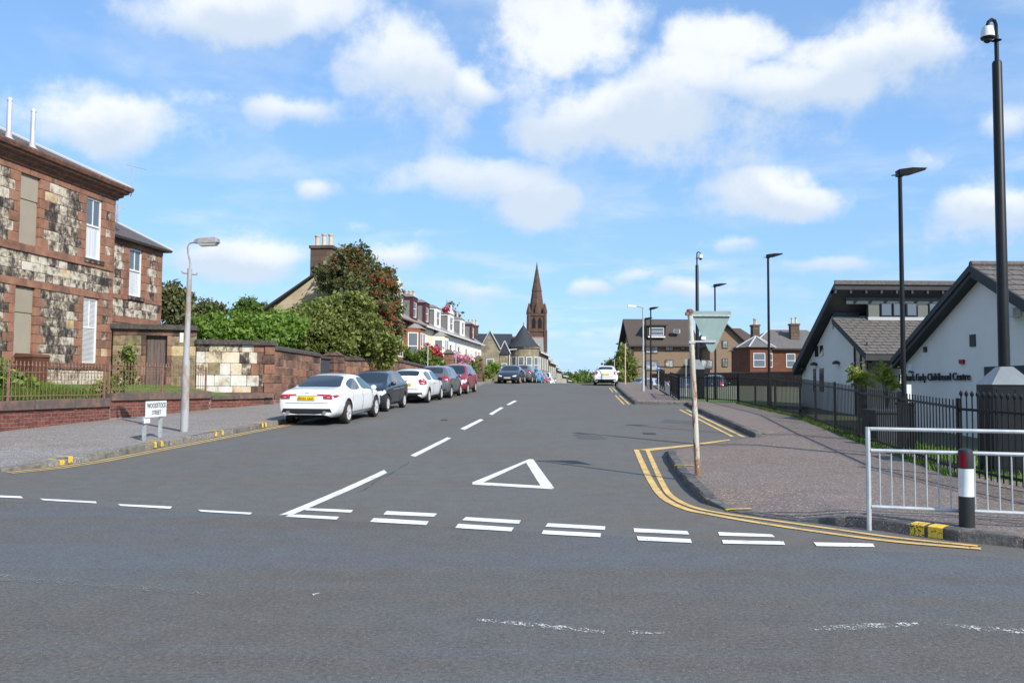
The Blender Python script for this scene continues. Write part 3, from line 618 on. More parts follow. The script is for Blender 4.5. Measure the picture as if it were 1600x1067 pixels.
# ------------------------------------------------------------------ brick walls with coping and rusty railings
def brickwall(name, label, A, B, ztop, cop=.2, brick=(.24, .1), skip=0):
    A = Vector(A); B = Vector(B); L = (B - A).length; ang = math.atan2(B.y - A.y, B.x - A.x)
    w = thing(name, label, 'wall', (A.x, A.y, 0), ang)
    zb = lambda u: g(*(A.lerp(B, u / L))) + HK
    b = MB(); b.add([(0, .011, zb(0) - .3), (L, .011, zb(L) - .3), (L, .3, zb(L) - .3), (0, .3, zb(0) - .3), (0, .011, ztop - cop), (L, .011, ztop - cop), (L, .3, ztop - cop), (0, .3, ztop - cop)], [(0, 3, 2, 1), (4, 5, 6, 7), (0, 1, 5, 4), (1, 2, 6, 5), (2, 3, 7, 6), (3, 0, 4, 7)]); b.build('backing', m_brmort, w)
    z = ztop - cop; k = 0; zmin = min(zb(0), zb(L)) - .05
    while z - brick[1] > zmin:
        u = -brick[0] / 2 * (k % 2)
        while u < L:
            a, c = max(u, 0), min(u + brick[0], L)
            if c - a > .05 and z > zb((a + c) / 2) - .02: piece('brick', m_brick, w, a + .009, c - .009, random.uniform(-.004, .004), .05, z - brick[1] + .008, z - .008)
            u += brick[0]
        z -= brick[1]; k += 1
    n = max(1, round(L / 1.5))
    for i in range(n):
        c = piece('coping_stone', m_copr, w, L * i / n + .006, L * (i + 1) / n - .006, -.07, .36, ztop - cop, ztop + random.uniform(-.01, .01))
    return w, L
w1, L1 = brickwall('brick_wall', 'low dark red brick wall with stone coping below the lawn', (-13.15, 17.0), WL[3], 1.11, .25)
w2, L2 = brickwall('brick_wall', 'taller dark red brick wall with red coping behind the street name sign', (-11.83, 24.42), (-10.66, 29.25), 1.25, .22)
w3, L3 = brickwall('brick_wall', 'short dark brick wall at the foot of the pale blocks', (-10.64, 29.3), (-9.7, 32.4), 1.12, .14)
me_bar = MB(); me_bar.tube([(0, 0, 0), (0, 0, .93)], .0085, 5); me_bar.lathe([(.008, .93), (.026, .96), (.03, .985), (.012, 1.02), (.02, 1.05), (.003, 1.10)], 6); me_bar.lathe([(.011, .66), (.022, .68), (.011, .7)], 6)
me_bar = me_bar.mesh(m_rust, 'railing_bar')
def railing(label, wall, L, z0, hscale, u0=.1):
    r = thing('iron_railing', label, 'railing', wall.location + Vector((0, 0, 0)), wall.rotation_euler.z, 'rusty iron railings')
    n = int((L - .2) / .135)
    for k in range(n):
        u = u0 + (L - .2) * k / n
        put('bar', me_bar, r, (u, .14, z0), scale=(1, 1, hscale), rz=random.uniform(-.1, .1))
    b = MB(); b.box(0, L - .05, .125, .155, z0 + .78 * hscale, z0 + .80 * hscale).box(0, L - .05, .125, .155, z0 + .1, z0 + .12); b.build('rail', m_rust, r)
    for u in (.04, L * .5, L - .1): MB().box(u, u + .05, .115, .165, z0 - .02, z0 + 1.02 * hscale).build('post', m_rust, r)
    return r
railing('rusty iron railing on the low coping in front of the lawn', w1, L1, 1.11, .92); railing('rusty iron railing on the higher coping by the plank door', w2, L2, 1.25, .87)
# garden behind the low wall
def zgard(x, y):
    q = onpath(WL[1:6], x, y)[0]; d = math.hypot(q.x - x, q.y - y); return (1.1 if y < 24.4 else 1.0) + min(.5, max(0, d - .35) * .2)
lawnp = [(-13.2, 17.3), (-12.9, 20.1), (-12.12, 24.5), (-10.95, 29.4), (-10.0, 32.2), (-15.4, 30.8), (-16.8, 18)]
sheet('garden_ground', lawnp, 0, m_grass, zf=zgard, kind='structure')

# ------------------------------------------------------------------ foliage
def leafmat(name, cols, tr=.35, rough=.55):
    m = bpy.data.materials.new(name); m.use_nodes = True; t = m.node_tree; t.nodes.clear(); N = NT(t)
    P = N.n('ShaderNodeNewGeometry'); at_ = N.n('ShaderNodeAttribute', attribute_name='lv')
    n1 = N.n('ShaderNodeTexNoise', {'Vector': P.outputs['Position'], 'Scale': 1.3, 'Detail': 3.0}).outputs[0]
    f = N.m('ADD', N.m('MULTIPLY', at_.outputs['Fac'], .75), N.m('MULTIPLY', N.m('SUBTRACT', n1, .5), 1.1))
    c = N.mix(N.ss(f, .05, .75), cols[0], cols[1])
    if len(cols) > 2: c = N.mix(N.ss(at_.outputs['Fac'], .86, .92), c, cols[2])
    d = N.n('ShaderNodeBsdfPrincipled', {'Base Color': c, 'Roughness': rough, 'Specular IOR Level': .35}).outputs[0]
    tl = N.n('ShaderNodeBsdfTranslucent', {'Color': N.mix(1.0, c, (1.25, 1.25, .7), 'MULTIPLY')}).outputs[0]
    o = N.n('ShaderNodeMixShader', {0: tr, 1: d, 2: tl}); N.n('ShaderNodeOutputMaterial', {0: o.outputs[0]}); MT[name] = m; return m
m_leaf = leafmat('leaf_green', [(.07, .12, .022), (.16, .225, .045), (.22, .26, .075)])
m_leafb = leafmat('leaf_bright', [(.085, .16, .022), (.18, .285, .04), (.26, .34, .08)])
m_leafo = leafmat('leaf_olive', [(.095, .12, .028), (.26, .295, .075), (.22, .245, .09)])
m_leafd = leafmat('leaf_dark', [(.06, .072, .026), (.18, .185, .07), (.15, .16, .06)])
m_leafy = leafmat('leaf_yellow', [(.16, .21, .03), (.30, .34, .06), (.34, .36, .09)], tr=.45)
m_leafr = leafmat('petal_red', [(.30, .02, .04), (.55, .07, .10), (.55, .2, .2)])
m_leafp = leafmat('petal_pink', [(.50, .18, .32), (.70, .38, .5), (.7, .5, .55)])
m_bark = pm('bark', [(.10, .075, .055), (.06, .048, .038)], scale=6, rough=.95, bump=.7, bscale=20, stretch=(1, 1, .2))
m_berry = pm('rowan_berry', [(.42, .10, .045), (.32, .07, .035)], scale=8, rough=.45)
def leaf_mesh(name, cl, per, size, mat, aspect=1.7, spread=.55, shell=.6, droop=0.0):
    """cl: list of (centre, (rx,ry,rz)) lobes; leaves gather in small sprays near the lobe surfaces"""
    vol = np.array([r[0] * r[1] + r[1] * r[2] + r[0] * r[2] for _, r in cl]); n = (per * vol / vol.sum()).astype(int)
    C = []
    for (c, r), k in zip(cl, n):
        ns = max(3, k // 24); d = rng.normal(size=(ns, 3)); d /= np.linalg.norm(d, axis=1)[:, None]
        rad = shell + (1.06 - shell) * rng.random(ns) ** .6; rad *= 1 + .22 * rng.normal(size=ns) * .6
        s = np.array(c) + d * rad[:, None] * np.array(r)
        idx = rng.integers(0, ns, k); C.append(s[idx] + rng.normal(size=(k, 3)) * size * 2.5 * spread * np.array([1, 1, .8]))
    C = np.concatenate(C); k = len(C)
    a = rng.normal(size=(k, 3)); a[:, 2] -= droop; a /= np.linalg.norm(a, axis=1)[:, None]
    nrm = rng.normal(size=(k, 3)) + np.array([.25, -.35, .75]); b = np.cross(nrm, a); b /= np.linalg.norm(b, axis=1)[:, None] + 1e-9
    sz = size * np.clip(rng.lognormal(-.08, .38, k), .4, 1.9)[:, None]
    q = np.stack([C - a * sz * aspect * .5, C + b * sz * .5, C + a * sz * aspect * .5, C - b * sz * .5], 1).reshape(-1, 3)
    me = bpy.data.meshes.new(name); me.vertices.add(4 * k); me.vertices.foreach_set('co', q.ravel().astype(np.float32))
    me.loops.add(4 * k); me.loops.foreach_set('vertex_index', np.arange(4 * k, dtype=np.int32)); me.polygons.add(k)
    me.polygons.foreach_set('loop_start', np.arange(0, 4 * k, 4, dtype=np.int32))
    at_ = me.attributes.new('lv', 'FLOAT', 'FACE'); at_.data.foreach_set('value', rng.random(k).astype(np.float32))
    me.materials.append(mat); me.update(); me.validate(); return me
def plant(name, label, cat, base, lobes, leaves, size, mat, trunk=None, group=None, **kw):
    base = Vector(base); o = thing(name, label, cat, base, 0, group)
    lob = [(np.array(c) - np.array(base), r) for c, r in lobes]
    extra = []
    for c, r in lob:
        for _ in range(6 if leaves > 3000 else 3):
            d = rng.normal(size=3); d[2] = abs(d[2]) * .8 - .1; d /= np.linalg.norm(d); k = rng.uniform(.22, .42); extra.append((c + d * np.array(r) * rng.uniform(.8, 1.02), tuple(q * k for q in r)))
    put('crown' if cat == 'tree' else 'foliage', leaf_mesh(name + '_leaves', lob + extra, leaves, size, mat, **kw), o)
    tr, br = trunk or (.05, 3); b = MB(); top = lob[0][0]
    b.tube([(0, 0, -.15), (top[0] * .2, top[1] * .2, top[2] * .4), (top[0] * .7, top[1] * .7, top[2] * .8), tuple(top)], [tr, tr * .85, tr * .6, tr * .2], 8)
    for c, r in lob[1:br + 1]:
        s = Vector((top[0] * .35, top[1] * .35, top[2] * .45)); e = Vector(c); m = s.lerp(e, .5) + Vector((0, 0, .1)); b.tube([s, m, e], [tr * .55, tr * .4, tr * .12], 6)
    b.build('trunk' if cat == 'tree' else 'stems', m_bark, o, True)
    return o
def pix_lobes(specs):                     # (px, py, distance, half-width px, half-height px, depth m)
    out = []
    for px, py, Y, hx, hy, dz in specs: out.append((tuple(at(px, py, Y)), (hx * Y / F, dz, hy * Y / F)))
    return out
def gz(px, Y): x = at(px, 600, Y).x; return (x, Y, g(x, Y))
plant('privet_bush', 'bright green bush rising behind the pale block wall', 'bush', gz(372, 36.5), pix_lobes([(365, 523, 36.5, 42, 27, 1.2), (330, 520, 36, 28, 23, 1), (405, 521, 36.5, 35, 28, 1.2), (375, 535, 36, 60, 30, 1.2), (435, 515, 38, 35, 28, 1.2), (420, 540, 37.5, 35, 30, 1)]), 26000, .105, m_leafb)
plant('spreading_shrub', 'broad olive green shrub spilling over the red sandstone wall', 'bush', gz(530, 43), pix_lobes([(525, 510, 43, 52, 38, 1.7), (470, 525, 41.5, 42, 35, 1.5), (555, 528, 43.8, 50, 33, 1.5), (592, 548, 45, 26, 27, 1.3), (500, 540, 41.5, 48, 30, 1.4), (550, 490, 44, 32, 28, 1.3), (462, 513, 42, 22, 18, 1.1), (500, 490, 43, 20, 16, .9), (530, 478, 44, 14, 14, .8)]), 36000, .115, m_leafo)
row = plant('rowan_tree', 'rowan tree hung with orange red berries', 'tree', gz(592, 49), pix_lobes([(575, 455, 49, 42, 45, 1.7), (548, 410, 49, 28, 25, 1.1), (540, 440, 48.5, 38, 32, 1.4), (586, 438, 49.5, 26, 34, 1.3), (598, 488, 49.5, 25, 38, 1.3), (606, 530, 49, 16, 36, 1.0), (566, 398, 49, 10, 12, .6), (560, 470, 48, 45, 32, 1.4), (524, 448, 48.5, 18, 18, .9), (590, 525, 49, 30, 30, 1.2)]), 21000, .125, m_leafd, trunk=(.14, 9))
bb = MB(); oct_ = [(1, 0, 0), (-1, 0, 0), (0, 1, 0), (0, -1, 0), (0, 0, 1), (0, 0, -1)]; of = [(0, 2, 4), (2, 1, 4), (1, 3, 4), (3, 0, 4), (2, 0, 5), (1, 2, 5), (3, 1, 5), (0, 3, 5)]
for _ in range(150):
    px, py = random.choice([(575, 455), (560, 425), (600, 450), (608, 490), (612, 525), (545, 450), (580, 480), (590, 440), (540, 405), (600, 500)]); c = at(px + random.uniform(-22, 22), py + random.uniform(-20, 20), 47.7 + random.uniform(-.5, .4)) - Vector(row.location)
    for _ in range(11):
        p = c + Vector((random.gauss(0, .085), random.gauss(0, .085), random.gauss(0, .05))); s = .027; bb.add([p + Vector(q) * s for q in oct_], of)
bb.build('berries', m_berry, row, kind='stuff')
plant('garden_tree', 'dark leafy tree just past the rear wing of the villa', 'tree', gz(280, 52), pix_lobes([(278, 485, 52, 24, 34, 1.5), (270, 470, 52, 14, 20, 1), (320, 488, 53, 22, 18, 1.4), (300, 505, 52, 36, 20, 1.4)]), 9000, .15, m_leafd, trunk=(.12, 3))
plant('garden_tree', 'small open-crowned tree standing beyond the bright bush', 'tree', gz(392, 60), pix_lobes([(392, 485, 60, 20, 14, 1.0), (410, 495, 60, 20, 14, 1), (378, 492, 60, 14, 8, .8)]), 3500, .15, m_leaf, trunk=(.1, 3))
plant('ivy_shrub', 'glossy green ivy shrub behind the low railing beside the brown bin', 'bush', (-14.2, 21.8, .85), [((-14.0, 21.4, 1.75), (.6, .6, .6)), ((-14.0, 22.6, 1.5), (.55, .55, .3)), ((-14.3, 21.0, 2.1), (.5, .6, .45)), ((-13.9, 23.1, 1.4), (.5, .5, .22))], 9000, .085, m_leafb)
plant('flower_bush', 'small pale flowering bush at the villa corner behind the railing', 'bush', (-13.1, 26.3, .85), [((-13.1, 26.3, 1.25), (.35, .45, .35)), ((-13.0, 26.9, 1.45), (.25, .3, .3))], 1500, .07, m_leafo)
plant('climbing_ivy', 'thin climber growing up the mossy screen wall', 'ivy', (-14.3, 30.9, .8), [((-14.35, 31.0, 2.3), (.22, .08, .7)), ((-14.25, 31.0, 1.6), (.18, .08, .5))], 500, .07, m_leaf, trunk=(.012, 1))
def tuft(name, label, polyfn, n, h, mat, kind='stuff'):
    P = np.array([polyfn() for _ in range(n)]); k = n; ang = rng.random(k) * 6.283; w = .008 + .006 * rng.random(k); hh = h * (.5 + rng.random(k)); lean = rng.normal(size=(k, 2)) * hh[:, None] * .35
    d = np.stack([np.cos(ang), np.sin(ang)], 1) * w[:, None]
    q = np.zeros((k, 3, 3)); q[:, 0, :2] = P[:, :2] - d; q[:, 1, :2] = P[:, :2] + d; q[:, 2, :2] = P[:, :2] + lean; q[:, :, 2] = P[:, 2:3]; q[:, 2, 2] += hh
    me = bpy.data.meshes.new(name); me.from_pydata(q.reshape(-1, 3).tolist(), [], np.arange(3 * k).reshape(-1, 3).tolist())
    at_ = me.attributes.new('lv', 'FLOAT', 'FACE'); at_.data.foreach_set('value', rng.random(k).astype(np.float32)); me.materials.append(mat)
    return put(name, me, kind=kind, label=label, cat='grass')
m_blade = leafmat('grass_blade', [(.08, .15, .02), (.15, .25, .035)], tr=.3)
def lawn1():
    t = random.random(); p = Vector((-12.9, 19.3)).lerp(Vector((-12.05, 24.7)), t); s = random.random() ** 1.5 * 2.2
    x, y = p.x - s - .12, p.y + .3 * s; return (x, y, zgard(x, y) - .02)
tuft('lawn_grass', 'long green grass behind the low brick wall', lawn1, 16000, .2, m_blade)

# ------------------------------------------------------------------ brown bin, name sign, old lamp post
m_bin = pm('brown_plastic', [(.12, .05, .03), (.10, .042, .027)], scale=3, rough=.5)
p = (-14.35, 24.7, zgard(-14.35, 24.7) - .1); bn = thing('wheelie_bin', 'brown wheelie bin behind the rusty railing', 'bin', p, R(70))
b = MB(); b.hull([(-.25, -.28, .05), (.25, -.28, .05), (.25, .28, .05), (-.25, .28, .05)], [(-.3, -.36, .98), (.3, -.36, .98), (.3, .36, .98), (-.3, .36, .98)]); b.build('body', m_bin, bn)
b = MB(); b.hull([(-.32, -.39, .98), (.32, -.39, .98), (.32, .4, .98), (-.32, .4, .98)], [(-.28, -.34, 1.06), (.28, -.34, 1.06), (.28, .36, 1.1), (-.28, .36, 1.1)]); b.build('lid', m_bin, bn)
for s in (-1, 1):
    b = MB(); b.M = Matrix.Translation((s * .26, .3, .1)) @ Matrix.Rotation(R(90), 4, 'Y'); b.lathe([(.1, -.03), (.1, .03)], 14); b.build('wheel', m_black, bn)
def text_mesh(s, size, mat, ext=.004, align='CENTER', name='lettering', sx=1.0):
    c = bpy.data.curves.new(name, 'FONT'); c.body = s; c.size = size; c.extrude = ext; c.align_x = align; c.align_y = 'CENTER'; c.resolution_u = 3
    o = bpy.data.objects.new(name, c); COL.objects.link(o); dg = bpy.context.evaluated_depsgraph_get(); me = bpy.data.meshes.new_from_object(o.evaluated_get(dg)); bpy.data.objects.remove(o)
    me.materials.clear(); me.materials.append(mat)
    if sx != 1: me.transform(Matrix.Diagonal((sx, 1, 1, 1)))
    return me
m_ink = pm('black_lettering', [(.02, .02, .022)], rough=.6)
m_plate = pm('white_sign_plate', [(.74, .75, .74), (.66, .68, .67)], scale=4, rough=.5)
a, c = U(225, 688, HK), U(250, 683, HK); sg_ang = math.atan2(.9, .55)
a = Vector((a.x, a.y, g(a.x, a.y) + HK)); zt = lambda py, P: EYE + (597.8 - py) * P.y / F
sgn = thing('street_name_sign', 'low white street name plate on two grey posts by the kerb', 'sign', a, math.atan2(c.y - a.y, c.x - a.x))
Ls = (c - a).length
for u in (0, Ls): MB().box(u - .035, u + .035, -.03, .03, -.1, .52).build('post', m_galv, sgn)
b = MB(); b.box(-.04, Ls * 1.22, -.055, -.032, .50, .86); pl = b.build('plate', m_plate, sgn)
b = MB(); b.box(-.1, .14, -.058, -.034, .38, .48); pl2 = b.build('small_plate', m_plate, sgn)
WS = Ls * 1.22 + .04
for s_, z, sz in (('WOODSTOCK', .755, .15), ('STREET', .60, .13)):
    me = text_mesh(s_, sz, m_ink, .002); wdt = max(v.co.x for v in me.vertices) * 2; k = min(1, (WS - .06) / wdt)
    o = put('lettering', me, pl, (WS / 2 - .04, -.058, z)); o.rotation_euler = (R(90), 0, 0); o.scale = (k, 1, 1)
m_lampg = pm('lamp_post_paint', [(.34, .34, .34), (.25, .25, .255), (.30, .22, .17)], scale=2.2, rough=.65, bump=.2, lo=.48, hi=.62, stretch=(1, 1, .5), speck=(9, (.24, .10, .045), .66))
lp0 = U(288, 674, HK); LP = Vector((lp0.x, lp0.y, g(lp0.x, lp0.y) + HK))
lamp = thing('street_lamp', 'old grey street lamp with swan-neck arm beside the name sign', 'street lamp', LP)
sy = LP.y / F
b = MB(); b.tube([(0, 0, -.2), (0, 0, 1.75), (0, 0, 1.8), (.03, 0, 4.05)], [.096, .09, .075, .055], 14); b.build('pole', m_lampg, lamp, True)
b = MB(); b.tube([(-.14, 0, 3.94), (.2, .0, 3.9)], .02, 6); b.tube([(-.14, 0, 3.94), (-.17, 0, 3.99)], .02, 6); b.tube([(.2, 0, 3.9), (.22, 0, 3.95)], .02, 6); b.build('ladder_bar', m_lampg, lamp)
b = MB(); b.tube([(.03, 0, 4.02), (.04, 0, 4.2), (-.02, 0, 4.42), (-.04, 0, 4.58), (.0, 0, 4.68), (.08, 0, 4.71), (.2, 0, 4.71)], [.03, .025, .022, .022, .022, .025, .03], 8); b.build('arm', m_lampg, lamp, True)
b = MB(); b.M = Matrix.Translation((.14, 0, 4.71)) @ Matrix.Rotation(R(-3), 4, 'Y')
b.hull([(0, -.07, -.02), (.12, -.13, -.04), (.55, -.14, -.04), (.6, -.1, -.03), (.6, .1, -.03), (.55, .14, -.04), (.12, .13, -.04), (0, .07, -.02)], [(0, -.05, .06), (.12, -.09, .09), (.55, -.1, .1), (.6, -.08, .06), (.6, .08, .06), (.55, .1, .1), (.12, .09, .09), (0, .05, .06)])
hd = b.build('lamp_head', m_lampg, lamp)
b = MB(); b.M = Matrix.Translation((.14, 0, 4.71)) @ Matrix.Rotation(R(-3), 4, 'Y'); b.hull([(.14, -.1, -.10), (.52, -.1, -.10), (.52, .1, -.10), (.14, .1, -.10)], [(.1, -.125, -.04), (.56, -.125, -.04), (.56, .125, -.04), (.1, .125, -.04)]); b.build('diffuser', pm('lamp_diffuser', [(.5, .5, .46)], rough=.3), hd)
b = MB(); b.box(-.15, -.07, -.06, .06, 1.98 + .22, 2.32 + .12); b.build('post_box', m_plate, lamp)

# ------------------------------------------------------------------ red sandstone boundary wall along the left pavement
def boundary(label, A, B, z0, z1, step=.56, ch=.33, gate=None):
    A = Vector(A); B = Vector(B); L = (B - A).length; ang = math.atan2(B.y - A.y, B.x - A.x)
    w = thing('sandstone_wall', label, 'wall', (A.x, A.y, 0), ang)
    gb = lambda u: g(*(A.lerp(B, u / L))) + .05
    b = MB(); b.add([(0, .022, gb(0) - .4), (L, .022, gb(L) - .4), (L, .45, gb(L) - .4), (0, .45, gb(0) - .4), (0, .022, z0 - .02), (L, .022, z1 - .02), (L, .45, z1 - .02), (0, .45, z0 - .02)], [(0, 3, 2, 1), (4, 5, 6, 7), (0, 1, 5, 4), (1, 2, 6, 5), (2, 3, 7, 6), (3, 0, 4, 7)]); b.build('backing', m_mortr, w)
    nr = math.ceil((max(z0, z1) - min(gb(0), gb(L))) / ch)
    for k in range(nr):
        u = -random.random() * .3
        while u < L:
            wd = step * random.uniform(.7, 1.35); a, c = max(u, 0), min(u + wd, L); u += wd
            um = (a + c) / 2; zt_ = z0 + (z1 - z0) * um / L - k * ch; zb_ = zt_ - ch
            if c - a < .1 or zt_ < gb(um) - .05: continue
            j = random.uniform(-.014, .012)
            piece('stone', pick_m({m_redd: 5, m_red: 2}), w, a + .012, c - .012, j, .12, zb_ + .012, zt_ - .012)
    n = max(1, round(L / 1.4))
    for i in range(n):
        a, c = L * i / n, L * (i + 1) / n; za, zc = z0 + (z1 - z0) * i / n, z0 + (z1 - z0) * (i + 1) / n
        b = MB(); b.add([(a + .004, -.07, za), (c - .004, -.07, zc), (c - .004, .55, zc), (a + .004, .55, za), (a + .004, -.07, za + .1), (c - .004, -.07, zc + .1), (c - .004, .24, zc + .22), (a + .004, .24, za + .22), (c - .004, .55, zc + .1), (a + .004, .55, za + .1)],
            [(0, 3, 2, 1), (0, 1, 5, 4), (4, 5, 6, 7), (7, 6, 8, 9), (2, 3, 9, 8), (0, 4, 7, 9, 3), (1, 2, 8, 6, 5)]); b.build('coping_stone', m_coping, w)
    return w
def pick_m(d): return random.choices(list(d.keys()), list(d.values()))[0]
def wl(t): return Vector(WL[5]).lerp(Vector(WL[6]), t)
wA, wB = Vector(WL[5]), Vector(WL[6])
def wy(y): t = (y - wA.y) / (wB.y - wA.y); return wA + (wB - wA) * t
boundary('high red sandstone wall beside the white saloon car', wy(32.6), wy(37.6), 2.92, 2.78)
pr = thing('gate_pier', 'broad red sandstone pier beside the dark gate in the wall', 'pier', (*wy(39.0), 0), math.atan2(wB.y - wA.y, wB.x - wA.x))
for k in range(6): piece('stone', m_redd, pr, 0, 1.25, -.06, .5, .75 + k * .36, .75 + (k + 1) * .36 - .012)
b = MB(); b.hull([(-.05, -.12, 2.9), (1.3, -.12, 2.9), (1.3, .56, 2.9), (-.05, .56, 2.9)], [(.3, .1, 3.08), (.95, .1, 3.08), (.95, .35, 3.08), (.3, .35, 3.08)]); b.build('cap', m_redd, pr)
gt_ = thing('garden_gate', 'dark boarded garden gate set into the red sandstone wall', 'gate', (*wy(37.65), 0), math.atan2(wB.y - wA.y, wB.x - wA.x))
m_gate = pm('dark_slate_paint', [(.04, .045, .055), (.055, .06, .068)], scale=3, rough=.7)
for k in range(7): piece('board', m_gate, gt_, .03 + k * .19, .03 + (k + 1) * .19 - .012, .16, .2, .8, 2.72)
piece('lintel', m_coping, gt_, -.02, 1.4, .08, .4, 2.72, 2.84)
boundary('long red sandstone wall under the shrubs behind the parked cars', wy(40.3), wy(45.5), 2.72, 2.8)
boundary('stepped red sandstone wall reaching up to the terrace gardens', wy(45.55), Vector(WL[7]), 2.98, 2.62)
# ------------------------------------------------------------------ vehicles
def paint(name, col, rough=.28, metal=0.0):
    m = pm(name, [col], rough=rough, spec=.5, metal=metal); b = m.node_tree.nodes['Principled BSDF']; b.inputs['Coat Weight'].default_value = .8; b.inputs['Coat Roughness'].default_value = .06; return m
m_cw = paint('white_car_paint', (.78, .79, .80)); m_ck = paint('black_car_paint', (.012, .013, .018)); m_cg = paint('grey_car_paint', (.13, .135, .15), metal=.4)
m_cr = paint('red_car_paint', (.26, .012, .022)); m_cn = paint('navy_car_paint', (.02, .024, .035)); m_cb = paint('blue_car_paint', (.07, .30, .48)); m_cs = paint('silver_car_paint', (.42, .44, .46), metal=.4)
m_cr2 = paint('bright_red_car_paint', (.40, .02, .03))
m_cgl = glass_mat('car_glass', (.018, .024, .028), .03, 1.0); m_cgl2 = glass_mat('car_side_glass', (.05, .075, .095), .03, 1.0)
m_trim = pm('black_trim', [(.02, .02, .021)], rough=.6); m_tyre = pm('tyre_rubber', [(.022, .021, .02), (.04, .036, .033)], scale=8, rough=.85)
m_rim = pm('alloy_rim', [(.56, .56, .56)], rough=.3, metal=.15); m_chrome = pm('chrome', [(.75, .76, .78)], rough=.12, metal=.95)
m_tail = paint('tail_light_red', (.33, .006, .015), .15); m_tailw = paint('tail_light_clear', (.55, .30, .30), .12); m_head = paint('headlight_glass', (.62, .65, .68), .08)
m_py = pm('yellow_number_plate', [(.80, .58, .02)], rough=.4); m_pw = pm('white_number_plate', [(.72, .73, .72)], rough=.4); m_under = pm('underbody', [(.012, .012, .012)], rough=.9)
m_redin = pm('dark_red_mirror', [(.10, .03, .03)], rough=.3)
def ring(st):
    x, w, zb, zs, zt, wt = st
    gh = zt - zs > .17
    if gh: a = (wt + .035, zt - .085); b = (wt - .05, zt - .018); c = (wt * .55, zt + .006)
    else: a = (w * .86, zs + (zt - zs) * .55); b = (w * .78, zt - .012); c = (w * .45, zt)
    return [(0, zb), (.78 * w, zb), (.96 * w, zb + .1), (w, zb + .48 * (zs - zb)), (w * .99, zs - .09), (w * .945, zs)] + [a, b, c, (0, zt + .012 if gh else zt + .006)], x
def body_mesh(S, side, rearw, frontw, wheels, rw, W, paintm, smooth=2):
    """S: stations from rear to front; side/rearw/frontw: station spans that are glazed"""
    vs = []; NR = 10
    for st in S:
        r, x = ring(st)
        vs += [(x, -y, z) for y, z in r] + [(x, y, z) for y, z in r[1:-1]]
    def I(s, k, sgn):
        base = s * (2 * NR - 2)
        return base + k if (sgn < 0 or k in (0, NR - 1)) else base + NR + k - 1
    fs = []; mi = []
    for s in range(len(S) - 1):
        for sgn in (-1, 1):
            for k in range(NR - 1):
                q = (I(s, k, sgn), I(s + 1, k, sgn), I(s + 1, k + 1, sgn), I(s, k + 1, sgn)); q = q if sgn > 0 else q[::-1]
                q = tuple(dict.fromkeys(q)); fs.append(q)
                m = 0
                if k == 0: m = 2
                if k == 5 and any(a <= s < b for a, b in side): m = 1
                if k in (7, 8) and any(a <= s < b for a, b in (rearw, frontw)): m = 3
                mi.append(m)
    for s, rev in ((0, False), (len(S) - 1, True)):
        for k in range(NR - 1):
            q = (I(s, k, -1), I(s, k + 1, -1), I(s, k + 1, 1), I(s, k, 1)); q = tuple(dict.fromkeys(q)); fs.append(q[::-1] if rev else q); mi.append(0)
    me = bpy.data.meshes.new('body'); me.from_pydata(vs, [], fs)
    for m in (paintm, m_cgl2, m_under, m_cgl): me.materials.append(m)
    me.polygons.foreach_set('material_index', mi); me.update()
    bm = bmesh.new(); bm.from_mesh(me); bmesh.ops.recalc_face_normals(bm, faces=bm.faces[:])
    cl = bm.edges.layers.float.new('crease_edge')
    for e in bm.edges:
        f = [p.material_index for p in e.link_faces]
        if len(f) == 2 and f[0] != f[1]: e[cl] = .55
    bm.to_mesh(me); bm.free()
    o = bpy.data.objects.new('tmp', me); COL.objects.link(o)
    md = o.modifiers.new('s', 'SUBSURF'); md.levels = smooth; md.render_levels = smooth
    cuts = []
    for x in wheels:
        for sgn in (-1, 1):
            b = MB(); b.M = Matrix.Translation((x, sgn * (W / 2 - .11), rw)) @ Matrix.Rotation(R(90), 4, 'X'); b.lathe([(rw + .055, -.17), (rw + .055, .17)], 28)
            c = bpy.data.objects.new('cut', b.mesh(m_under)); COL.objects.link(c); cuts.append(c)
            bmod = o.modifiers.new('b', 'BOOLEAN'); bmod.operation = 'DIFFERENCE'; bmod.object = c; bmod.solver = 'EXACT'; bmod.material_mode = 'TRANSFER'
    dg = bpy.context.evaluated_depsgraph_get(); dg.update(); res = bpy.data.meshes.new_from_object(o.evaluated_get(dg))
    for c in cuts + [o]: bpy.data.objects.remove(c)
    return res
def split(me, idxs):
    bm = bmesh.new(); bm.from_mesh(me); names = [m.name if m else '' for m in me.materials]
    bmesh.ops.delete(bm, geom=[f for f in bm.faces if names[f.material_index] not in idxs], context='FACES')
    n = bpy.data.meshes.new('part'); bm.to_mesh(n); bm.free()
    for m in me.materials: n.materials.append(m)
    n.polygons.foreach_set('use_smooth', [True] * len(n.polygons)); return n
def islands(me):
    bm = bmesh.new(); bm.from_mesh(me); bm.faces.ensure_lookup_table(); seen = set(); out = []
    for f in bm.faces:
        if f in seen: continue
        st = [f]; grp = []; seen.add(f)
        while st:
            q = st.pop(); grp.append(q)
            for e in q.edges:
                for h in e.link_faces:
                    if h not in seen: seen.add(h); st.append(h)
        ids = {f.index for f in grp}; b2 = bm.copy(); b2.faces.ensure_lookup_table()
        bmesh.ops.delete(b2, geom=[f for f in b2.faces if f.index not in ids], context='FACES'); n = bpy.data.meshes.new('isl'); b2.to_mesh(n); b2.free()
        for m in me.materials: n.materials.append(m)
        n.polygons.foreach_set('use_smooth', [True] * len(n.polygons)); out.append(n)
    bm.free(); return out
WHEELS = {}
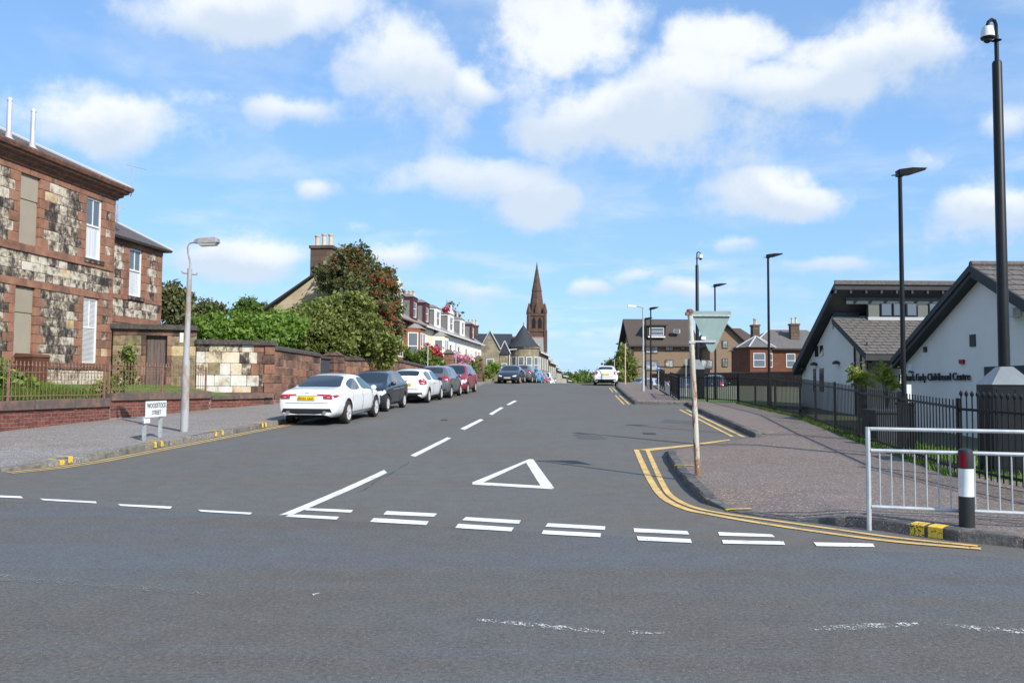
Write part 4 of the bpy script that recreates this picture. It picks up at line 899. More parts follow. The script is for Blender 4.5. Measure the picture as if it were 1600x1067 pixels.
def wheel(parent, x, y, r, w, side, steel=False):
    key = (round(r, 3), steel)
    if key not in WHEELS:
        t = MB(); t.lathe([(r * .66, -w / 2), (r * .9, -w / 2), (r * .985, -w * .38), (r, -w * .2), (r, w * .2), (r * .985, w * .38), (r * .9, w / 2), (r * .66, w / 2)], 28, caps=False)
        q = MB(); q.lathe([(r * .67, -w / 2 + .01), (r * .67, w / 2 - .005), (r * .62, w / 2 - .006), (r * .60, w / 2 - .05), (r * .1, w / 2 - .06)], 28)
        for k in range(5 if not steel else 7):
            a = 2 * math.pi * k / (5 if not steel else 7); ca, sa = math.cos(a), math.sin(a)
            for d in (-.17, .17):
                p0 = (r * .1 * math.cos(a), r * .1 * math.sin(a)); p1 = (r * .64 * math.cos(a + d), r * .64 * math.sin(a + d)); n = Vector((p1[0] - p0[0], p1[1] - p0[1])).normalized(); pr = (-n.y * r * .05, n.x * r * .05)
                q.hull([(p0[0] - pr[0], p0[1] - pr[1], w / 2 - .045), (p1[0] - pr[0], p1[1] - pr[1], w / 2 - .05), (p1[0] + pr[0], p1[1] + pr[1], w / 2 - .05), (p0[0] + pr[0], p0[1] + pr[1], w / 2 - .045)],
                       [(p0[0] - pr[0], p0[1] - pr[1], w / 2 - .01), (p1[0] - pr[0], p1[1] - pr[1], w / 2 - .012), (p1[0] + pr[0], p1[1] + pr[1], w / 2 - .012), (p0[0] + pr[0], p0[1] + pr[1], w / 2 - .01)])
        q.lathe([(r * .14, w / 2 - .06), (r * .14, w / 2 - .005), (r * .05, w / 2)], 12)
        dk = MB(); dk.lathe([(r * .6, w / 2 - .075), (r * .6, w / 2 - .07)], 20)  # dark disc standing in for the shade behind the spokes
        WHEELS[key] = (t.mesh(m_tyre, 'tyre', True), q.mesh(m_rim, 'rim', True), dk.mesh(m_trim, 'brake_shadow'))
    e = put('wheel', WHEELS[key][0], parent, (x, y, r)); e.rotation_euler = (R(90) if side < 0 else R(-90), 0, 0)
    put('rim', WHEELS[key][1], e); put('spoke_shade', WHEELS[key][2], e); return e
def car(label, sp, paintm, loc, heading, pitch=0.0, plate=None, group='parked cars', far=False, name='parked_car'):
    L, W = sp['L'], sp['W']; S = [(x - L / 2, *r) for x, *r in sp['S']]; rw = sp['rw']; wh = [x - L / 2 for x in sp['wheels']]
    full = body_mesh(S, sp['side'], sp['rear'], sp['front'], wh, rw, W, paintm, 1 if far else 2)
    root = thing(name, label, 'car', loc, 0, group); root.rotation_euler = (0, -pitch, heading)
    bv = BVHTree.FromPolygons([v.co[:] for v in full.vertices], [p.vertices[:] for p in full.polygons])
    put('body', split(full, {paintm.name, m_under.name}), root)
    gl = split(full, {m_cgl.name, m_cgl2.name})
    for isl in islands(gl):
        c = sum((v.co for v in isl.vertices), Vector()) / max(1, len(isl.vertices))
        put('side_window' if abs(c.y) > .3 else ('windscreen' if c.x > 0 else 'rear_window'), isl, root)
    tw = sp.get('tw', .21)
    for x in wh:
        for s in (-1, 1): wheel(root, x, s * (W / 2 - tw / 2 - .012), rw, tw, s, sp.get('steel', False))
    def cast(d, a, b):
        if d == 'R': o, v = Vector((-L, a, b)), Vector((1, 0, 0))
        elif d == 'F': o, v = Vector((L, a, b)), Vector((-1, 0, 0))
        elif d == '-': o, v = Vector((a, -3, b)), Vector((0, 1, 0))
        else: o, v = Vector((a, 3, b)), Vector((0, -1, 0))
        h = bv.ray_cast(o, v); return (h[0] - v * .009 if h[0] else None)
    def decal(nm, d, poly, mat, par=None, lift=0.0, seg=3):
        pts = []
        for (a0, b0), (a1, b1) in zip(poly, poly[1:] + poly[:1]):
            pts += [(a0 + (a1 - a0) * k / seg, b0 + (b1 - b0) * k / seg) for k in range(seg)]
        ca = sum(p[0] for p in pts) / len(pts); cb = sum(p[1] for p in pts) / len(pts); n = len(pts); vs = []; ok = True
        for f in (1.0, .66, .33, 0.0):
            for (a, b) in (pts if f else [(ca, cb)]):
                h = cast(d, ca + (a - ca) * f, cb + (b - cb) * f)
                if h is None: ok = False; break
                vs.append(h + (.0 if False else 1.0) * (Vector((-lift, 0, 0)) if d == 'R' else Vector((lift, 0, 0)) if d == 'F' else Vector((0, -lift if d == '-' else lift, 0))))
            if not ok: return None
        fs = []
        for r_ in range(2):
            for k in range(n): fs.append((r_ * n + k, r_ * n + (k + 1) % n, (r_ + 1) * n + (k + 1) % n, (r_ + 1) * n + k))
        for k in range(n): fs.append((2 * n + k, 2 * n + (k + 1) % n, 3 * n))
        b = MB(); b.add(vs, fs); o = b.build(nm, mat, par or root); o.data.polygons.foreach_set('use_smooth', [True] * len(o.data.polygons)); return o
    mir = lambda poly: [(-a, b) for a, b in poly[::-1]]
    for nm, d, poly, mat, sym in sp.get('decals', []):
        decal(nm, d, poly, mat)
        if sym:
            if d in 'RF': decal(nm, d, mir(poly), mat)
            else: decal(nm, '+', poly, mat)
    if plate:
        for d, mat in (('R', m_py), ('F', m_pw)):
            z = sp['plate' + d]; o = decal('number_plate', d, [(-.26, z - .056), (.26, z - .056), (.26, z + .056), (-.26, z + .056)], mat, lift=.014, seg=2)
            if o and not far:
                h = cast(d, 0, z); me = text_mesh(plate, .092, m_ink, .001); k = .47 / (2 * max(v.co.x for v in me.vertices))
                t = put('plate_lettering', me, o, (h.x + (-.032 if d == 'R' else .032), 0, z)); t.rotation_euler = (R(90), 0, R(-90) if d == 'R' else R(90)); t.scale = (k, 1, 1)
    mx, mz = sp['mirror'][0] - L / 2, sp['mirror'][1]
    for s in (-1, 1):
        b = MB(); b.M = Matrix.Translation((mx, s * (W / 2 + .03), mz)) @ Matrix.Diagonal((.07, .1, .075, 1)); b.lathe([(.35, -1), (.8, -.75), (1, -.2), (1, .3), (.75, .8), (.3, 1)], 12); b.build('wing_mirror', sp.get('mirmat', paintm), root, True)
        h = cast('-' if s < 0 else '+', mx, mz - .06)
        MB().box(mx - .03, mx + .03, min(s * (W / 2 - .16), s * (W / 2)), max(s * (W / 2 - .16), s * (W / 2)), mz - .06, mz - .03).build('mirror_arm', m_trim, root)
    for ex in sp.get('exhaust', []):
        b = MB(); b.M = Matrix.Translation((-L / 2 + .09, ex, .40)) @ Matrix.Rotation(R(90), 4, 'Y') @ Matrix.Diagonal((.6, 1, 1, 1)); b.lathe([(.045, -.12), (.06, -.12), (.06, .1), (.045, .1)], 14); b.build('exhaust_tip', m_chrome, root, True)
    return root
def vline(x, z0, z1, t=.012): return [(x - t / 2, z0), (x + t / 2, z0), (x + t / 2, z1), (x - t / 2, z1)]
def hline(x0, x1, z, t=.012): return [(x0, z - t / 2), (x1, z - t / 2), (x1, z + t / 2), (x0, z + t / 2)]
def sd(L, lst): return [(nm, d, [(a - (L / 2 if d in '-+' else 0), b) for a, b in poly], m, s) for nm, d, poly, m, s in lst]
SALOON = dict(L=4.96, W=1.88, rw=.345, wheels=(1.05, 3.96), tw=.24, side=[(5, 7), (8, 12)], rear=(4, 6), front=(11, 12), mirror=(3.42, 1.0), plateR=.80, plateF=.45, exhaust=(-.54, .54), mirmat=m_cw,
    S=[(0, .74, .33, .72, .80, .6), (.05, .84, .27, .84, .95, .6), (.16, .88, .24, .905, 1.02, .6), (.5, .905, .23, .945, 1.055, .6), (.95, .925, .2, .975, 1.085, .66), (1.35, .935, .19, .985, 1.25, .63), (1.85, .94, .19, .985, 1.405, .595), (2.35, .94, .19, .975, 1.455, .60), (2.43, .94, .19, .972, 1.457, .60), (2.8, .94, .19, .965, 1.45, .605), (3.05, .94, .19, .96, 1.41, .615), (3.1, .94, .19, .958, 1.395, .62), (3.86, .935, .2, .925, 1.0, .7), (4.35, .915, .2, .85, .92, .7), (4.75, .85, .22, .72, .79, .7), (4.92, .72, .26, .58, .62, .6), (4.96, .62, .32, .52, .56, .5)],
    decals=sd(4.96, [('tail_light', 'R', [(.48, .915), (.80, .90), (.845, .82), (.74, .765), (.50, .775)], m_tail, True), ('tail_light', 'R', [(.30, .918), (.49, .912), (.49, .866), (.32, .874)], m_tail, True), ('reversing_light', 'R', [(.60, .842), (.69, .838), (.68, .815), (.61, .815)], m_tailw, True),
        ('chrome_strip', 'R', hline(-.56, .56, .872, .022), m_chrome, False), ('rear_diffuser', 'R', [(-.70, .50), (.70, .50), (.76, .345), (-.76, .345)], m_trim, False), ('boot_shut_line', 'R', hline(-.62, .62, .66, .008), m_trim, False), ('badge', 'R', [(-.09, .94), (.07, .965), (.09, .95), (-.05, .925)], m_chrome, False),
        ('tail_light', '-', [(.06, .80), (.22, .83), (.34, .875), (.2, .895), (.08, .885)], m_tail, True), ('door_shut_line', '-', vline(2.42, .3, .93), m_trim, True), ('door_shut_line', '-', vline(3.42, .3, .9), m_trim, True), ('door_shut_line', '-', [(1.42, .68), (1.432, .68), (1.46, .95), (1.448, .95)], m_trim, True), ('sill_line', '-', hline(1.5, 3.5, .33, .014), m_trim, True),
        ('door_handle', '-', [(1.62, .83), (1.84, .835), (1.84, .858), (1.62, .852)], m_cw, True), ('door_handle', '-', [(2.66, .82), (2.88, .825), (2.88, .848), (2.66, .842)], m_cw, True), ('side_vent', '-', [(3.56, .48), (3.61, .48), (3.66, .74), (3.6, .74)], m_redin, True), ('headlight', 'F', [(.45, .66), (.72, .72), (.78, .66), (.5, .58)], m_head, True)]))
def hatch(L=4.1, W=1.75, H=1.48, rw=.305, steel=False, mirmat=None, front=None, rear=None, tall=0.0, wheels=None, plateR=.82, tailp=None):
    h = H; wt = .56 * W / 1.75; k = L / 4.1
    S = [(0, .40 * W, .38, .66, .74, .5), (.04, .465 * W, .28, .80, .92, .5), (.12, .49 * W, .24, .92 + tall * .5, 1.06 + tall * .4, .5), (.22 * k, .495 * W, .22, .96 + tall * .5, 1.16 + tall * .4, .56), (.52 * k, .5 * W, .2, .97 + tall * .5, h - .08, wt), (.75 * k, .5 * W, .2, .965 + tall * .5, h - .03, wt + .01), (1.45 * k, .5 * W, .19, .955 + tall * .45, h, wt + .015), (1.53 * k, .5 * W, .19, .953 + tall * .45, h, wt + .015),
         (2.1 * k, .5 * W, .19, .945 + tall * .4, h - .025, wt + .015), (2.42 * k, .5 * W, .19, .94 + tall * .4, h - .075, wt + .03), (2.5 * k, .5 * W, .19, .935 + tall * .4, h - .1, wt + .035), (3.15 * k, .495 * W, .2, .915 + tall * .4, 1.0 + tall * .4, .66), (3.6 * k, .485 * W, .2, .83 + tall * .3, .91 + tall * .3, .6), (3.92 * k, .45 * W, .22, .70 + tall * .2, .76 + tall * .2, .6), (4.06 * k, .40 * W, .26, .56, .6, .5), (4.1 * k, .33 * W, .32, .50, .54, .5)]
    hw = W / 2
    tl = tailp or [(.60 * hw, .98 + tall * .6), (.78 * hw, 1.06 + tall * .6), (.95 * hw, .93 + tall * .5), (.93 * hw, .78 + tall * .4), (.70 * hw, .80 + tall * .4)]
    tls = [(.05, .80 + tall * .4), (.16, .80 + tall * .4), (.34 * k, .96 + tall * .5), (.2, 1.0 + tall * .5)]
    dec = [('tail_light', 'R', tl, m_tail, True), ('reversing_light', 'R', [(.74 * hw, .90 + tall * .5), (.86 * hw, .90 + tall * .5), (.85 * hw, .84 + tall * .45), (.74 * hw, .84 + tall * .45)], m_tailw, True), ('tail_light', '-', tls, m_tail, True), ('rear_bumper_trim', 'R', [(-.78 * hw, .47), (.78 * hw, .47), (.86 * hw, .33), (-.86 * hw, .33)], m_trim, False), ('tailgate_shut_line', 'R', hline(-.6 * hw, .6 * hw, .62, .01), m_trim, False), ('badge', 'R', [(-.06, .93 + tall * .4), (.06, .93 + tall * .4), (.06, .98 + tall * .4), (-.06, .98 + tall * .4)], m_chrome, False),
        ('headlight', 'F', [(.40 * hw, .62), (.70 * hw, .74 + tall * .2), (.86 * hw, .76 + tall * .2), (.84 * hw, .63), (.56 * hw, .56)], m_head, True), ('headlight', '-', [(3.5 * k, .70), (3.92 * k, .60), (3.96 * k, .68), (3.62 * k, .80 + tall * .2)], m_head, True), ('grille', 'F', [(-.5 * hw, .40), (.5 * hw, .40), (.44 * hw, .30), (-.44 * hw, .30)], m_trim, False), ('grille', 'F', [(-.34 * hw, .60), (.34 * hw, .60), (.3 * hw, .53), (-.3 * hw, .53)], m_trim, False),
        ('door_shut_line', '-', vline(1.5 * k, .28, .9), m_trim, True), ('door_shut_line', '-', vline(2.75 * k, .28, .86), m_trim, True), ('door_handle', '-', [(1.62 * k, .80 + tall * .3), (1.82 * k, .805 + tall * .3), (1.82 * k, .83 + tall * .3), (1.62 * k, .825 + tall * .3)], m_trim, True), ('sill_trim', '-', hline(1.0 * k, 2.95 * k, .27, .07), m_trim, True), ('door_shut_line', '-', [(.78 * k, .7), (.79 * k, .7), (.86 * k, .93), (.85 * k, .93)], m_trim, True)]
    return dict(L=4.1 * k, W=W, rw=rw, wheels=wheels or (.72 * k, 3.28 * k), tw=.2, side=[(4, 6), (7, 11)], rear=(3, 4), front=(10, 11), mirror=(2.72 * k, .98 + tall * .4), plateR=plateR, plateF=.46, S=S, decals=sd(4.1 * k, dec), steel=steel, **({'mirmat': mirmat} if mirmat else {}))
def heading_at(y): return math.atan2(1, .118 if y < 30 else (.115 if y < 52 else .16))
def put_car(label, sp, pmat, px, py, axle, toward=False, side=1, plate=None, group='cars parked along the left kerb', far=False, hd=None, Y=None):
    """px,py: where the road-side tyre of the given axle (0 rear, 1 front) meets the road; toward: faces the camera"""
    p = U(px, py) if Y is None else at(px, py, Y); h = (hd if hd is not None else heading_at(p.y)) + (math.pi if toward else 0); f = Vector((math.cos(h), math.sin(h))); r = Vector((f.y, -f.x))
    s = side if not toward else -side
    ax = sp['wheels'][axle] - sp['L'] / 2
    c = Vector((p.x, p.y)) - f * ax - r * s * (sp['W'] / 2 - .1); e = .8
    sl = (g(*(c + f * e)) - g(*(c - f * e))) / (2 * e)
    return car(label, sp, pmat, (c.x, c.y, g(c.x, c.y) + .004), h, math.atan(sl), plate, group, far)
put_car('white saloon car with full-width chrome strip and yellow rear plate', SALOON, m_cw, 541, 662, 0, plate='BD55 GLK')
put_car('black hatchback facing its silver wheels to the white saloon', hatch(3.95, 1.69, 1.49, .30, tall=.06), m_ck, 603, 643, 1, toward=True, plate='SF08 KXL')
put_car('white hatchback with dark rear window and red corner lights', hatch(4.36, 1.82, 1.48, .325, mirmat=m_trim, tall=.05), m_cw, 668, 629.5, 0, plate='SD62 OYR')
put_car('dark grey compact car with black roof-high tail between white hatchback and red car', hatch(4.1, 1.76, 1.58, .315, mirmat=m_cg, tall=.12, plateR=.72), m_cg, 703, 622, 0, plate='SJ12 VMU')
put_car('deep red people carrier facing down the street', hatch(4.28, 1.75, 1.64, .31, tall=.2), m_cr, 729, 615.5, 1, toward=True, plate='SG05 ENW')
BM = dict(SALOON); BM.update(L=4.96 * .92, W=1.8, rw=.32, mirmat=m_cn)
sc_ = .92
BM['S'] = [(x * sc_, w * .957, zb, zs, zt - (.02 if zt > 1.2 else 0), wt) for x, w, zb, zs, zt, wt in SALOON['S']]; BM['wheels'] = (1.05 * sc_, 3.96 * sc_); BM['mirror'] = (3.42 * sc_, 1.0)
BM['decals'] = [('headlight', 'F', [(.40, .60), (.66, .66), (.74, .63), (.66, .55), (.44, .53)], m_head, True), ('grille', 'F', [(.03, .50), (.26, .50), (.28, .58), (.03, .58)], m_trim, True), ('grille', 'F', [(-.5, .38), (.5, .38), (.46, .3), (-.46, .3)], m_trim, False)]; BM['exhaust'] = ()
put_car('dark navy saloon facing the camera beside the stone villa garden', BM, m_cn, 811, 599.2, 1, toward=True, plate='SH09 CWE', hd=math.atan2(1, .16))
for lb, spc, mt, px, Y in [('dark grey estate car tucked behind the navy saloon', hatch(4.3, 1.78, 1.6, .32, tall=.12), m_cg, 830, 73), ('bright blue hatchback near the crest of the street', hatch(3.9, 1.7, 1.52, .3, tall=.08), m_cb, 845, 80), ('red hatchback just past the blue one on the crest', hatch(4.1, 1.75, 1.6, .31, tall=.12), m_cr2, 853, 86.5)]:
    put_car(lb, spc, mt, px, 600, 0, far=True, Y=Y, plate='SN06', hd=math.atan2(1, .17))
put_car('tall white van beyond the red hatchback on the crest', hatch(4.6, 1.85, 2.1, .33, tall=.75), m_cw, 862, 600, 0, far=True, Y=95, hd=math.atan2(1, .17))
put_car('silver hatchback at the far end of the parked row', hatch(4.0, 1.72, 1.55, .3, tall=.1), m_cs, 872, 600, 0, far=True, Y=107, hd=math.atan2(1, .18))
put_car('white coupe-like hatchback parked on the right beside the crest', hatch(4.3, 1.8, 1.44, .325), m_cw, 929.5, 602, 0, side=-1, plate='SC11 XZP', group='cars parked on the right', hd=math.atan2(1, .115))
# ------------------------------------------------------------------ terrace, stone villa with turret, church, far trees
def bondmat(name, c1, c2, mortar, bw=.5, bh=.25, msz=.02, rough=.9, noise=None):
    m = bpy.data.materials.new(name); m.use_nodes = True; t = m.node_tree; N = NT(t); b = t.nodes['Principled BSDF']
    P = N.n('ShaderNodeSeparateXYZ', {0: N.n('ShaderNodeNewGeometry').outputs['Position']}); v = N.n('ShaderNodeCombineXYZ', {0: N.m('ADD', P.outputs[0], P.outputs[1]), 1: P.outputs[2]}).outputs[0]
    k = N.n('ShaderNodeTexBrick', {'Vector': v, 'Color1': (*c1, 1), 'Color2': (*c2, 1), 'Mortar': (*mortar, 1), 'Scale': 1.0, 'Mortar Size': msz, 'Brick Width': bw, 'Row Height': bh, 'Bias': 0.0})
    nz = N.n('ShaderNodeTexNoise', {'Vector': N.n('ShaderNodeNewGeometry').outputs['Position'], 'Scale': 1.1, 'Detail': 6.0}).outputs[0]
    c = N.mix(N.ss(nz, .3, .75), k.outputs[0], noise or tuple(q * .55 for q in c1)); N.L.new(c, b.inputs['Base Color']); b.inputs['Roughness'].default_value = rough; b.inputs['Specular IOR Level'].default_value = .2
    bp = N.n('ShaderNodeBump', {'Strength': .5, 'Distance': .03, 'Height': k.outputs[1]}); bp.invert = True; N.L.new(bp.outputs[0], b.inputs['Normal']); MT[name] = m; return m
m_buff = bondmat('buff_sandstone', (.52, .43, .29), (.44, .35, .23), (.48, .41, .29), .62, .3, .02, noise=(.40, .31, .20))
m_buffd = bondmat('weathered_stone', (.36, .31, .21), (.22, .185, .125), (.36, .31, .22), .7, .32, .025, noise=(.17, .145, .10))
m_redw = bondmat('red_ashlar', (.30, .115, .06), (.25, .095, .05), (.22, .10, .06), .8, .35, .012, noise=(.22, .09, .052))
m_chst = bondmat('church_stone', (.145, .085, .062), (.11, .066, .05), (.10, .066, .053), .9, .45, .02, noise=(.085, .055, .044))
m_chim = bondmat('chimney_stone', (.18, .125, .09), (.12, .085, .065), (.08, .065, .052), .6, .36, .03)
m_creamw = pm('cream_render', [(.74, .67, .50), (.68, .61, .45)], scale=1, rough=.85); m_whitew = pm('white_render', [(.76, .75, .72), (.68, .67, .64)], scale=1, rough=.8)
m_cream2 = pm('pale_cream_render', [(.78, .74, .63), (.72, .68, .57)], scale=1, rough=.85)
m_maroon = pm('maroon_paint', [(.09, .022, .025), (.07, .02, .022)], scale=3, rough=.6); m_slategrey = pm('grey_slate_hanging', [(.20, .19, .185), (.15, .145, .14)], scale=5, rough=.8)
m_roofg = bondmat('grey_slates', (.30, .285, .275), (.23, .22, .215), (.15, .145, .145), .3, .12, .012, .7, noise=(.25, .235, .225)); m_roofd = bondmat('blue_slates', (.05, .055, .065), (.04, .042, .05), (.03, .03, .035), .3, .12, .012, .7, noise=(.045, .05, .058))  # grey slates and slate hanging lightened to carry sun glancing off the roofs
m_pot = pm('clay_pot', [(.58, .48, .34), (.48, .38, .26)], scale=3, rough=.9); m_potr = pm('red_clay_pot', [(.32, .13, .08)], rough=.9)
me_pot = MB(); me_pot.lathe([(.16, 0), (.13, .06), (.12, .55), (.16, .6), (.16, .68), (.11, .7)], 10)
me_potc, me_potr = me_pot.mesh(m_pot, 'pot', True), me_pot.mesh(m_potr, 'pot', True)
def chimney(parent, x, y, z0, z1, wx=1.3, wy=.75, n=3, mat=None, pots=None, ax='x', s=1.0):
    b = MB(); b.box(x - wx / 2, x + wx / 2, y - wy / 2, y + wy / 2, z0, z1 - .18).box(x - wx / 2 - .08, x + wx / 2 + .08, y - wy / 2 - .08, y + wy / 2 + .08, z1 - .18, z1); c = b.build('chimney', mat or m_chim, parent)
    for k in range(n):
        t = ((k + .5) / n - .5); put('chimney_pot', pots or me_potc, c, (x + (t * wx * .95 if ax == 'x' else 0), y + (t * wy * .95 if ax == 'y' else 0), z1), scale=(s, s, s * random.uniform(.95, 1.15)))
    return c
TEA = math.atan2(32, 3.54); TE0 = Vector((-7.08, 63.0)); TED = Vector((math.cos(TEA), math.sin(TEA)))
def dormer(parent, x, col, w=1.5, z0=6.5, z1=8.1, ped=False, y0=.1):
    b = MB(); b.box(x - w / 2, x + w / 2, y0, 3.2, z0 - .3, z1 - .15); d = b.build('dormer', m_slategrey, parent)
    b = MB(); b.box(x - w / 2 - .06, x - w / 2 + .2, y0 - .08, y0 + .12, z0 - .25, z1 - .1).box(x + w / 2 - .2, x + w / 2 + .06, y0 - .08, y0 + .12, z0 - .25, z1 - .1).box(x - w / 2 + .2, x + w / 2 - .2, y0 - .08, y0 + .1, z1 - .42, z1 - .1).box(x - w / 2 + .2, x + w / 2 - .2, y0 - .08, y0 + .1, z0 - .25, z0)
    b.box(x - w / 2 - .08, x + w / 2 + .08, y0 + .12, 3.2, z1 - .26, z1 - .13)
    b.build('dormer_frame', col, d)
    if ped: b = MB(); b.prism([(x - w / 2 - .15, z1 - .1), (x + w / 2 + .15, z1 - .1), (x, z1 + .55)], .25, 'y', y0 - .12); b.lathe([(.06, 0), (.1, .1), (.02, .3)], 8, (x, y0, z1 + .5)); b.build('pediment', col, d)
    b = MB(); b.hull([(x - w / 2 - .15, y0 - .15, z1 - .1), (x + w / 2 + .15, y0 - .15, z1 - .1), (x + w / 2 + .15, 3.3, z1 - .1), (x - w / 2 - .15, 3.3, z1 - .1)], [(x - w / 2 + .15, y0 + .25, z1 + .16), (x + w / 2 - .15, y0 + .25, z1 + .16), (x + w / 2 - .15, 3.3, z1 + .16), (x - w / 2 + .15, 3.3, z1 + .16)]); b.build('dormer_roof', m_slategrey, d)
    sash(d, x - w / 2 + .2, x + w / 2 - .2, z0, z1 - .42, y0 - .04, 'plain', pane=m_pane_d)
def bay(parent, x, w, z0, z1, mat, dep=.9, zw=None, trim=None):
    zw = zw or (z0 + .9, z1 - .35); P = [(x - w / 2, 0), (x - w / 2 + .55, -dep), (x + w / 2 - .55, -dep), (x + w / 2, 0)]
    b = MB(); b.prism(P[::-1], z1 - z0, 'z', z0); by = b.build('bay', mat, parent)
    b = MB(); b.hull([(p[0] * 1.0, p[1] - .12, z1) for p in P], [(x - w / 2 + .7, -.02, z1 + .55), (x - w / 2 + .8, -.2, z1 + .55), (x + w / 2 - .8, -.2, z1 + .55), (x + w / 2 - .7, -.02, z1 + .55)]); b.build('bay_roof', m_roofg, by)
    for (ax, ay), (bx, by_) in zip(P, P[1:]):
        L = math.hypot(bx - ax, by_ - ay); e = put('window_bay', None, by, (ax, ay, 0), math.atan2(by_ - ay, bx - ax)); e.name = 'window_group'
        n = 1 if L < 1.4 else 2
        for k in range(n):
            a = .14 + (L - .28) * k / n; c = .14 + (L - .28) * (k + 1) / n - (.1 if k < n - 1 else 0)
            o = sash_flat(e, a, c, zw[0], zw[1], -.03, trim)
def sash_flat(parent, u0, u1, z0, z1, y, trim=None):
    b = MB(); t = .07; b.box(u0, u0 + t, y, y + .06, z0, z1).box(u1 - t, u1, y, y + .06, z0, z1).box(u0 + t, u1 - t, y, y + .06, z0, z0 + t).box(u0 + t, u1 - t, y, y + .06, z1 - t, z1).box(u0 + t, u1 - t, y, y + .05, (z0 + z1) / 2 - .03, (z0 + z1) / 2 + .03)
    b.cur = 1; b.box(u0 + t, u1 - t, y + .02, y + .028, z0 + t, (z0 + z1) / 2 - .03).box(u0 + t, u1 - t, y + .02, y + .028, (z0 + z1) / 2 + .03, z1 - t)
    return b.build('window', [trim or m_wood, m_pane], parent)
def terrace(label, u0, u1, wall, dormers, bays, door, win=(), chim=(), ends=(False, False), zg=1.3, ze=6.0, ridge=8.35, dep=6.4):
    p = TE0 + TED * u0; L = u1 - u0; o = thing('terrace_house', label, 'house', (p.x, p.y, 0), TEA, 'terraced houses up the street')
    b = MB(); b.box(0, L, 0, dep, zg - .8, ze)
    b.build('wall', wall, o)
    b = MB(); y0, y1 = -.35, dep + .35; b.add([(0, y0, ze - .05), (L, y0, ze - .05), (L, dep / 2, ridge), (0, dep / 2, ridge), (L, y1, ze - .05), (0, y1, ze - .05), (0, y0, ze + .07), (L, y0, ze + .07), (L, dep / 2, ridge + .12), (0, dep / 2, ridge + .12), (L, y1, ze + .07), (0, y1, ze + .07)],
        [(6, 7, 8, 9), (9, 8, 10, 11), (0, 3, 2, 1), (3, 5, 4, 2), (0, 1, 7, 6), (5, 11, 10, 4), (0, 6, 9, 3), (3, 9, 11, 5), (1, 2, 8, 7), (2, 4, 10, 8)]); b.build('roof', m_roofg, o)
    if ends[0]: b = MB(); b.prism([(0, ze - .02), (dep, ze - .02), (dep / 2, ridge - .02)], .3, 'x', 0.0); b.build('gable', ends[0], o)
    b = MB(); b.tube([(0, -.42, ze), (L, -.42, ze)], .07, 6); b.box(0, L, -.04, 0, ze - .35, ze - .06); b.build('gutter', m_wood if wall != m_redw else m_cornice, o)
    for x, col, w, ped in dormers: dormer(o, x - u0, col, w, ped=ped)
    for x, w in bays: bay(o, x - u0, w, zg - .5, 5.55, wall, zw=(3.3, 5.25))
    for x in door:
        b = MB(); b.box(x - u0 - .55, x - u0 + .55, -.04, .04, zg - .3, 4.5); d = b.build('door', m_maroon, o); b = MB(); b.box(x - u0 - .72, x - u0 - .55, -.08, .02, zg - .3, 4.7).box(x - u0 + .55, x - u0 + .72, -.08, .02, zg - .3, 4.7).box(x - u0 - .72, x - u0 + .72, -.09, .02, 4.7, 5.0); b.build('door_surround', wall if wall == m_redw else m_wood, o)
    for x, w in win: sash(o, x - u0 - w / 2, x - u0 + w / 2, 3.3, 5.2, -.05, pane=m_pane)
    for x, z, n, pm_ in chim: chimney(o, x - u0, dep / 2, ridge - .5, z, .8, 1.5, n, pots=pm_, ax='y')
    return o
h1 = terrace('red sandstone end terrace house with a stone gable and tall chimney', -13.3, .45, m_redw, [(-6.2, m_wood, 1.7, True), (-1.4, m_maroon, 1.5, False), (-9.8, m_wood, 1.6, False)], [(-2.9, 2.9), (-9.5, 2.6)], [-6.0], [(-.55, .7)], [(-6.0, 9.3, 4, me_potc)], ends=(m_buff, False))
b = MB(); b.box(-.04, 0.02, 0, 6.4, .4, 6.0); b.build('gable_wall', m_buff, h1)
chimney(h1, .55, 3.2, 7.6, 10.0, 1.0, 1.35, 3, ax='y'); 
b = MB(); b.tube([(-.1, -.35, 6.05), (-.1, 3.2, 8.45), (-.1, 6.75, 6.05)], .09, 6); b.build('verge', m_roofd, h1)
terrace('cream painted terrace house with one maroon and one white dormer', .5, 9.3, m_creamw, [(2.9, m_maroon, 1.5, False), (7.4, m_wood, 1.8, False)], [(6.3, 2.9)], [2.6], [(.9, .6)], [(4.6, 9.1, 5, me_potr)])
terrace('bright white terrace house with a pedimented dormer', 9.35, 19.2, m_whitew, [(13.6, m_wood, 2.0, True)], [], [14.6], [(11.2, 1.1), (12.8, 1.1), (17, 1.1)], [(9.4, 9.0, 4, me_potc)])
terrace('pale cream terrace house at the top of the row', 19.25, 32.2, m_cream2, [(19.9, m_wood, 1.8, False), (26.3, m_maroon, 1.7, False)], [], [24.5], [(21.5, 1.1), (28.0, 1.1), (30.2, 1.1)], [(31.6, 8.9, 3, me_potc)])

